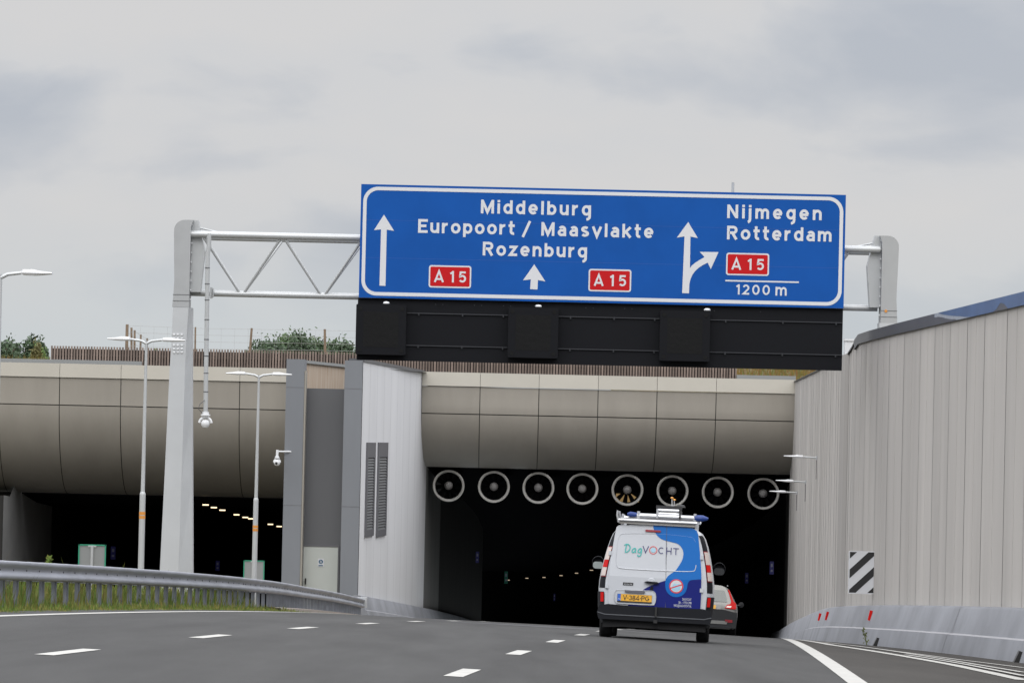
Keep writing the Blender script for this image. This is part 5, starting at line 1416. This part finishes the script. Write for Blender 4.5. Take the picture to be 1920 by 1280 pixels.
mb = MB(); mb.box(vp3(1254, 960, .9), (.30, 1.2, .04)); mb.build('backing', ld, m=mat('ladder_grey', (.22, .22, .21), .5))
vt(ld)
ld = thing('antenna_unit', 'dark roof unit with two short stems and amber caps above the ladder', 'antenna', local=True)
mb = MB(); mb.box(vp3(1254, 951.5, .6), (.42, .5, .05)); mb.lathe([(.0001, .05), (.06, .04), (.08, 0)], vp3(1276, 951, .7), (0, 0, 1), 12); mb.build('base', ld, m=M_alud)
for px, py in ((1259.5, 934), (1263.8, 937.5)):
    mb = MB(); mb.tube([vp3(px, 950, .5), vp3(px, py, .5)], .009, 8); st_ = mb.build('stem', ld, m=M_alu)
    mb = MB(); mb.lathe([(.0001, .022), (.024, .015), (.026, 0), (.0001, -.004)], vp3(px, py, .5), (0, 0, 1), 12); mb.build('amber_cap', st_, m=M_amb)
mb = MB(); mb.tube([vp3(1260, 952, .5), vp3(1260, 947, .5)], .03, 10); mb.build('mount', ld, m=M_alu)
vt(ld)
# ---- silver estate car ahead
YC = 145.0; SCc = F / YC
OC = (1322.5, 1190)
xc = at(OC[0], 1185, YC).x; cpos = Vector((xc, YC, surf(xc, YC)))
Opx = 1322.5
def project(p):
    d = p; xx_ = d.dot(RT) / d.dot(FW) * F; yy = -d.dot(UP) / d.dot(FW) * F
    return (960 + xx_ * math.cos(ROLL) - yy * math.sin(ROLL), 640 + yy * math.cos(ROLL) + xx_ * math.sin(ROLL))
OCp = project(cpos); thc = math.radians(3.2)
def C(px, py):
    dx, dy = px - OCp[0], py - OCp[1]
    return ((dx * math.cos(thc) + dy * math.sin(thc)) / SCc, (dx * math.sin(thc) - dy * math.cos(thc)) / SCc)
car = thing('estate_car', 'silver estate car with tall red tail lamps ahead of the van', 'car', local=True)
CP = [(.22, .82), (.35, .89), (.60, .93), (.82, .925), (.95, .90), (1.08, .82), (1.25, .73), (1.40, .64), (1.47, .56), (1.52, .40), (1.54, 0)]
CS = [(0, .90, 1.0), (.05, .94, 1.0), (.15, .975, 1.0), (.4, 1.0, 1.0), (1.5, 1.0, 1.0), (2.7, .99, 1.0), (3.4, .97, .64), (4.4, .9, .52), (4.75, .75, .40)]
cl = lambda z: .32 * max(0, z - .85)
mb = MB(); loft(CP, CS, mb, kz(CP, .55), None, lean=cl, m=M_csil)
half = [vsurf(CP, CS, 0, k, 1, 0, cl) for k in range(len(CP))]; lf = [Vector((-p.x, p.y, p.z)) for p in half]; n = len(half)
mb.add(half + lf, [(i, i + 1, n + i + 1, n + i) for i in range(n - 1)], False)
hf2 = [vsurf(CP, CS, 4.75, k, 1, 0, cl) for k in range(len(CP))]; lf2 = [Vector((-p.x, p.y, p.z)) for p in hf2]
mb.add(hf2 + lf2, [(i, i + 1, n + i + 1, n + i) for i in range(n - 1)], False)
mb.build('body', car, angle=50)
mb = MB(); loft(CP, CS, mb, 0, kz(CP, .55), lean=cl, off=.01); mb.prism([(-.90, .25), (.90, .25), (.93, .5), (.92, .72), (.5, .80), (-.5, .80), (-.92, .72), (-.93, .5)], -.10, .02); mb.build('bumper', car, m=M_cdark, angle=50)
def cf(x, y, z): return Vector((x, y + cl(z), z))
def cpoly(pts, y, m, name, parent=car, y1=None):
    mb = MB(); mb.prism(pts, y, y if y1 is None else y1, f=cf); return mb.build(name, parent, m=m)
cpoly([(-.60, 1.03), (.60, 1.03), (.58, 1.15), (.50, 1.38), (-.50, 1.38), (-.58, 1.15)], -.015, M_cglass, 'rear_window')
cpoly([(-.42, .80), (.42, .80), (.45, .95), (.40, .98), (-.40, .98), (-.45, .95)], -.02, M_csil, 'tailgate_panel')
cpoly([(-.27, .81), (.27, .81), (.27, .92), (-.27, .92)], -.13, M_yel, 'number_plate', car, -.11)
for s_ in (-1, 1):
    pts = [(s_ * x, z) for x, z in ((.54, .85), (.84, .82), (.885, .85), (.87, 1.0), (.79, 1.07), (.645, 1.40), (.60, 1.41), (.72, 1.06), (.70, .98), (.60, .95))]
    tl = cpoly(pts, -.035, M_red, 'tail_lamp', car, .04)
    cpoly([(s_ * x, z) for x, z in ((.57, .87), (.72, .865), (.74, .92), (.62, .92))], -.04, M_clear, 'clear_lens', tl)
    mb = MB(); mb.box((s_ * .68, -.11, .46), (.22, .02, .08)); mb.build('reflector', car, m=M_redd)
    mb = MB(); loft(CP, CS, mb, kz(CP, 1.0), kz(CP, 1.34), yr=(.5, 2.6), sgns=(s_,), off=.004, lean=cl); mb.build('side_window', car, m=M_vglass, angle=60)
    mb = MB(); mb.lathe([(.0001, .06), (.06, .05), (.085, .0), (.0001, -.01)], (s_ * 1.02, 3.0, 1.0), (0, 1, 0), 14); mb.tube([(s_ * .88, 3, .97), (s_ * 1.0, 3, .98)], .025, 6); mb.build('mirror', car, m=M_cdark)
    mb = MB(); mb.tube([(s_ * .58, .5, 1.53), (s_ * .58, 2.6, 1.55)], .015, 6); mb.build('roof_rail', car, m=M_alu)
mb = MB(); mb.prism([(-.62, .36), (.62, .36), (.66, .46), (-.66, .46)], -.12, -.09); mb.build('lower_trim', car, m=M_csil)
mb = MB(); mb.tube([(.12, .6, 1.53), (.12, .55, 1.60)], .012, 6); mb.build('aerial', car, m=M_cdark)
for (x_, y_) in ((-.80, .95), (.80, .95), (-.80, 3.75), (.80, 3.75)):
    mt, mr_ = MB(), MB(); wheel(mt, mr_, (x_, y_, .32), .32, .21, 1 if x_ > 0 else -1)
    w_ = mt.build('wheel', car, m=M_tyre); mr_.build('rim', w_, m=M_rimw)
car.matrix_world = make_frame(cpos, math.atan(.053), math.radians(2.0), -math.radians(2.4))
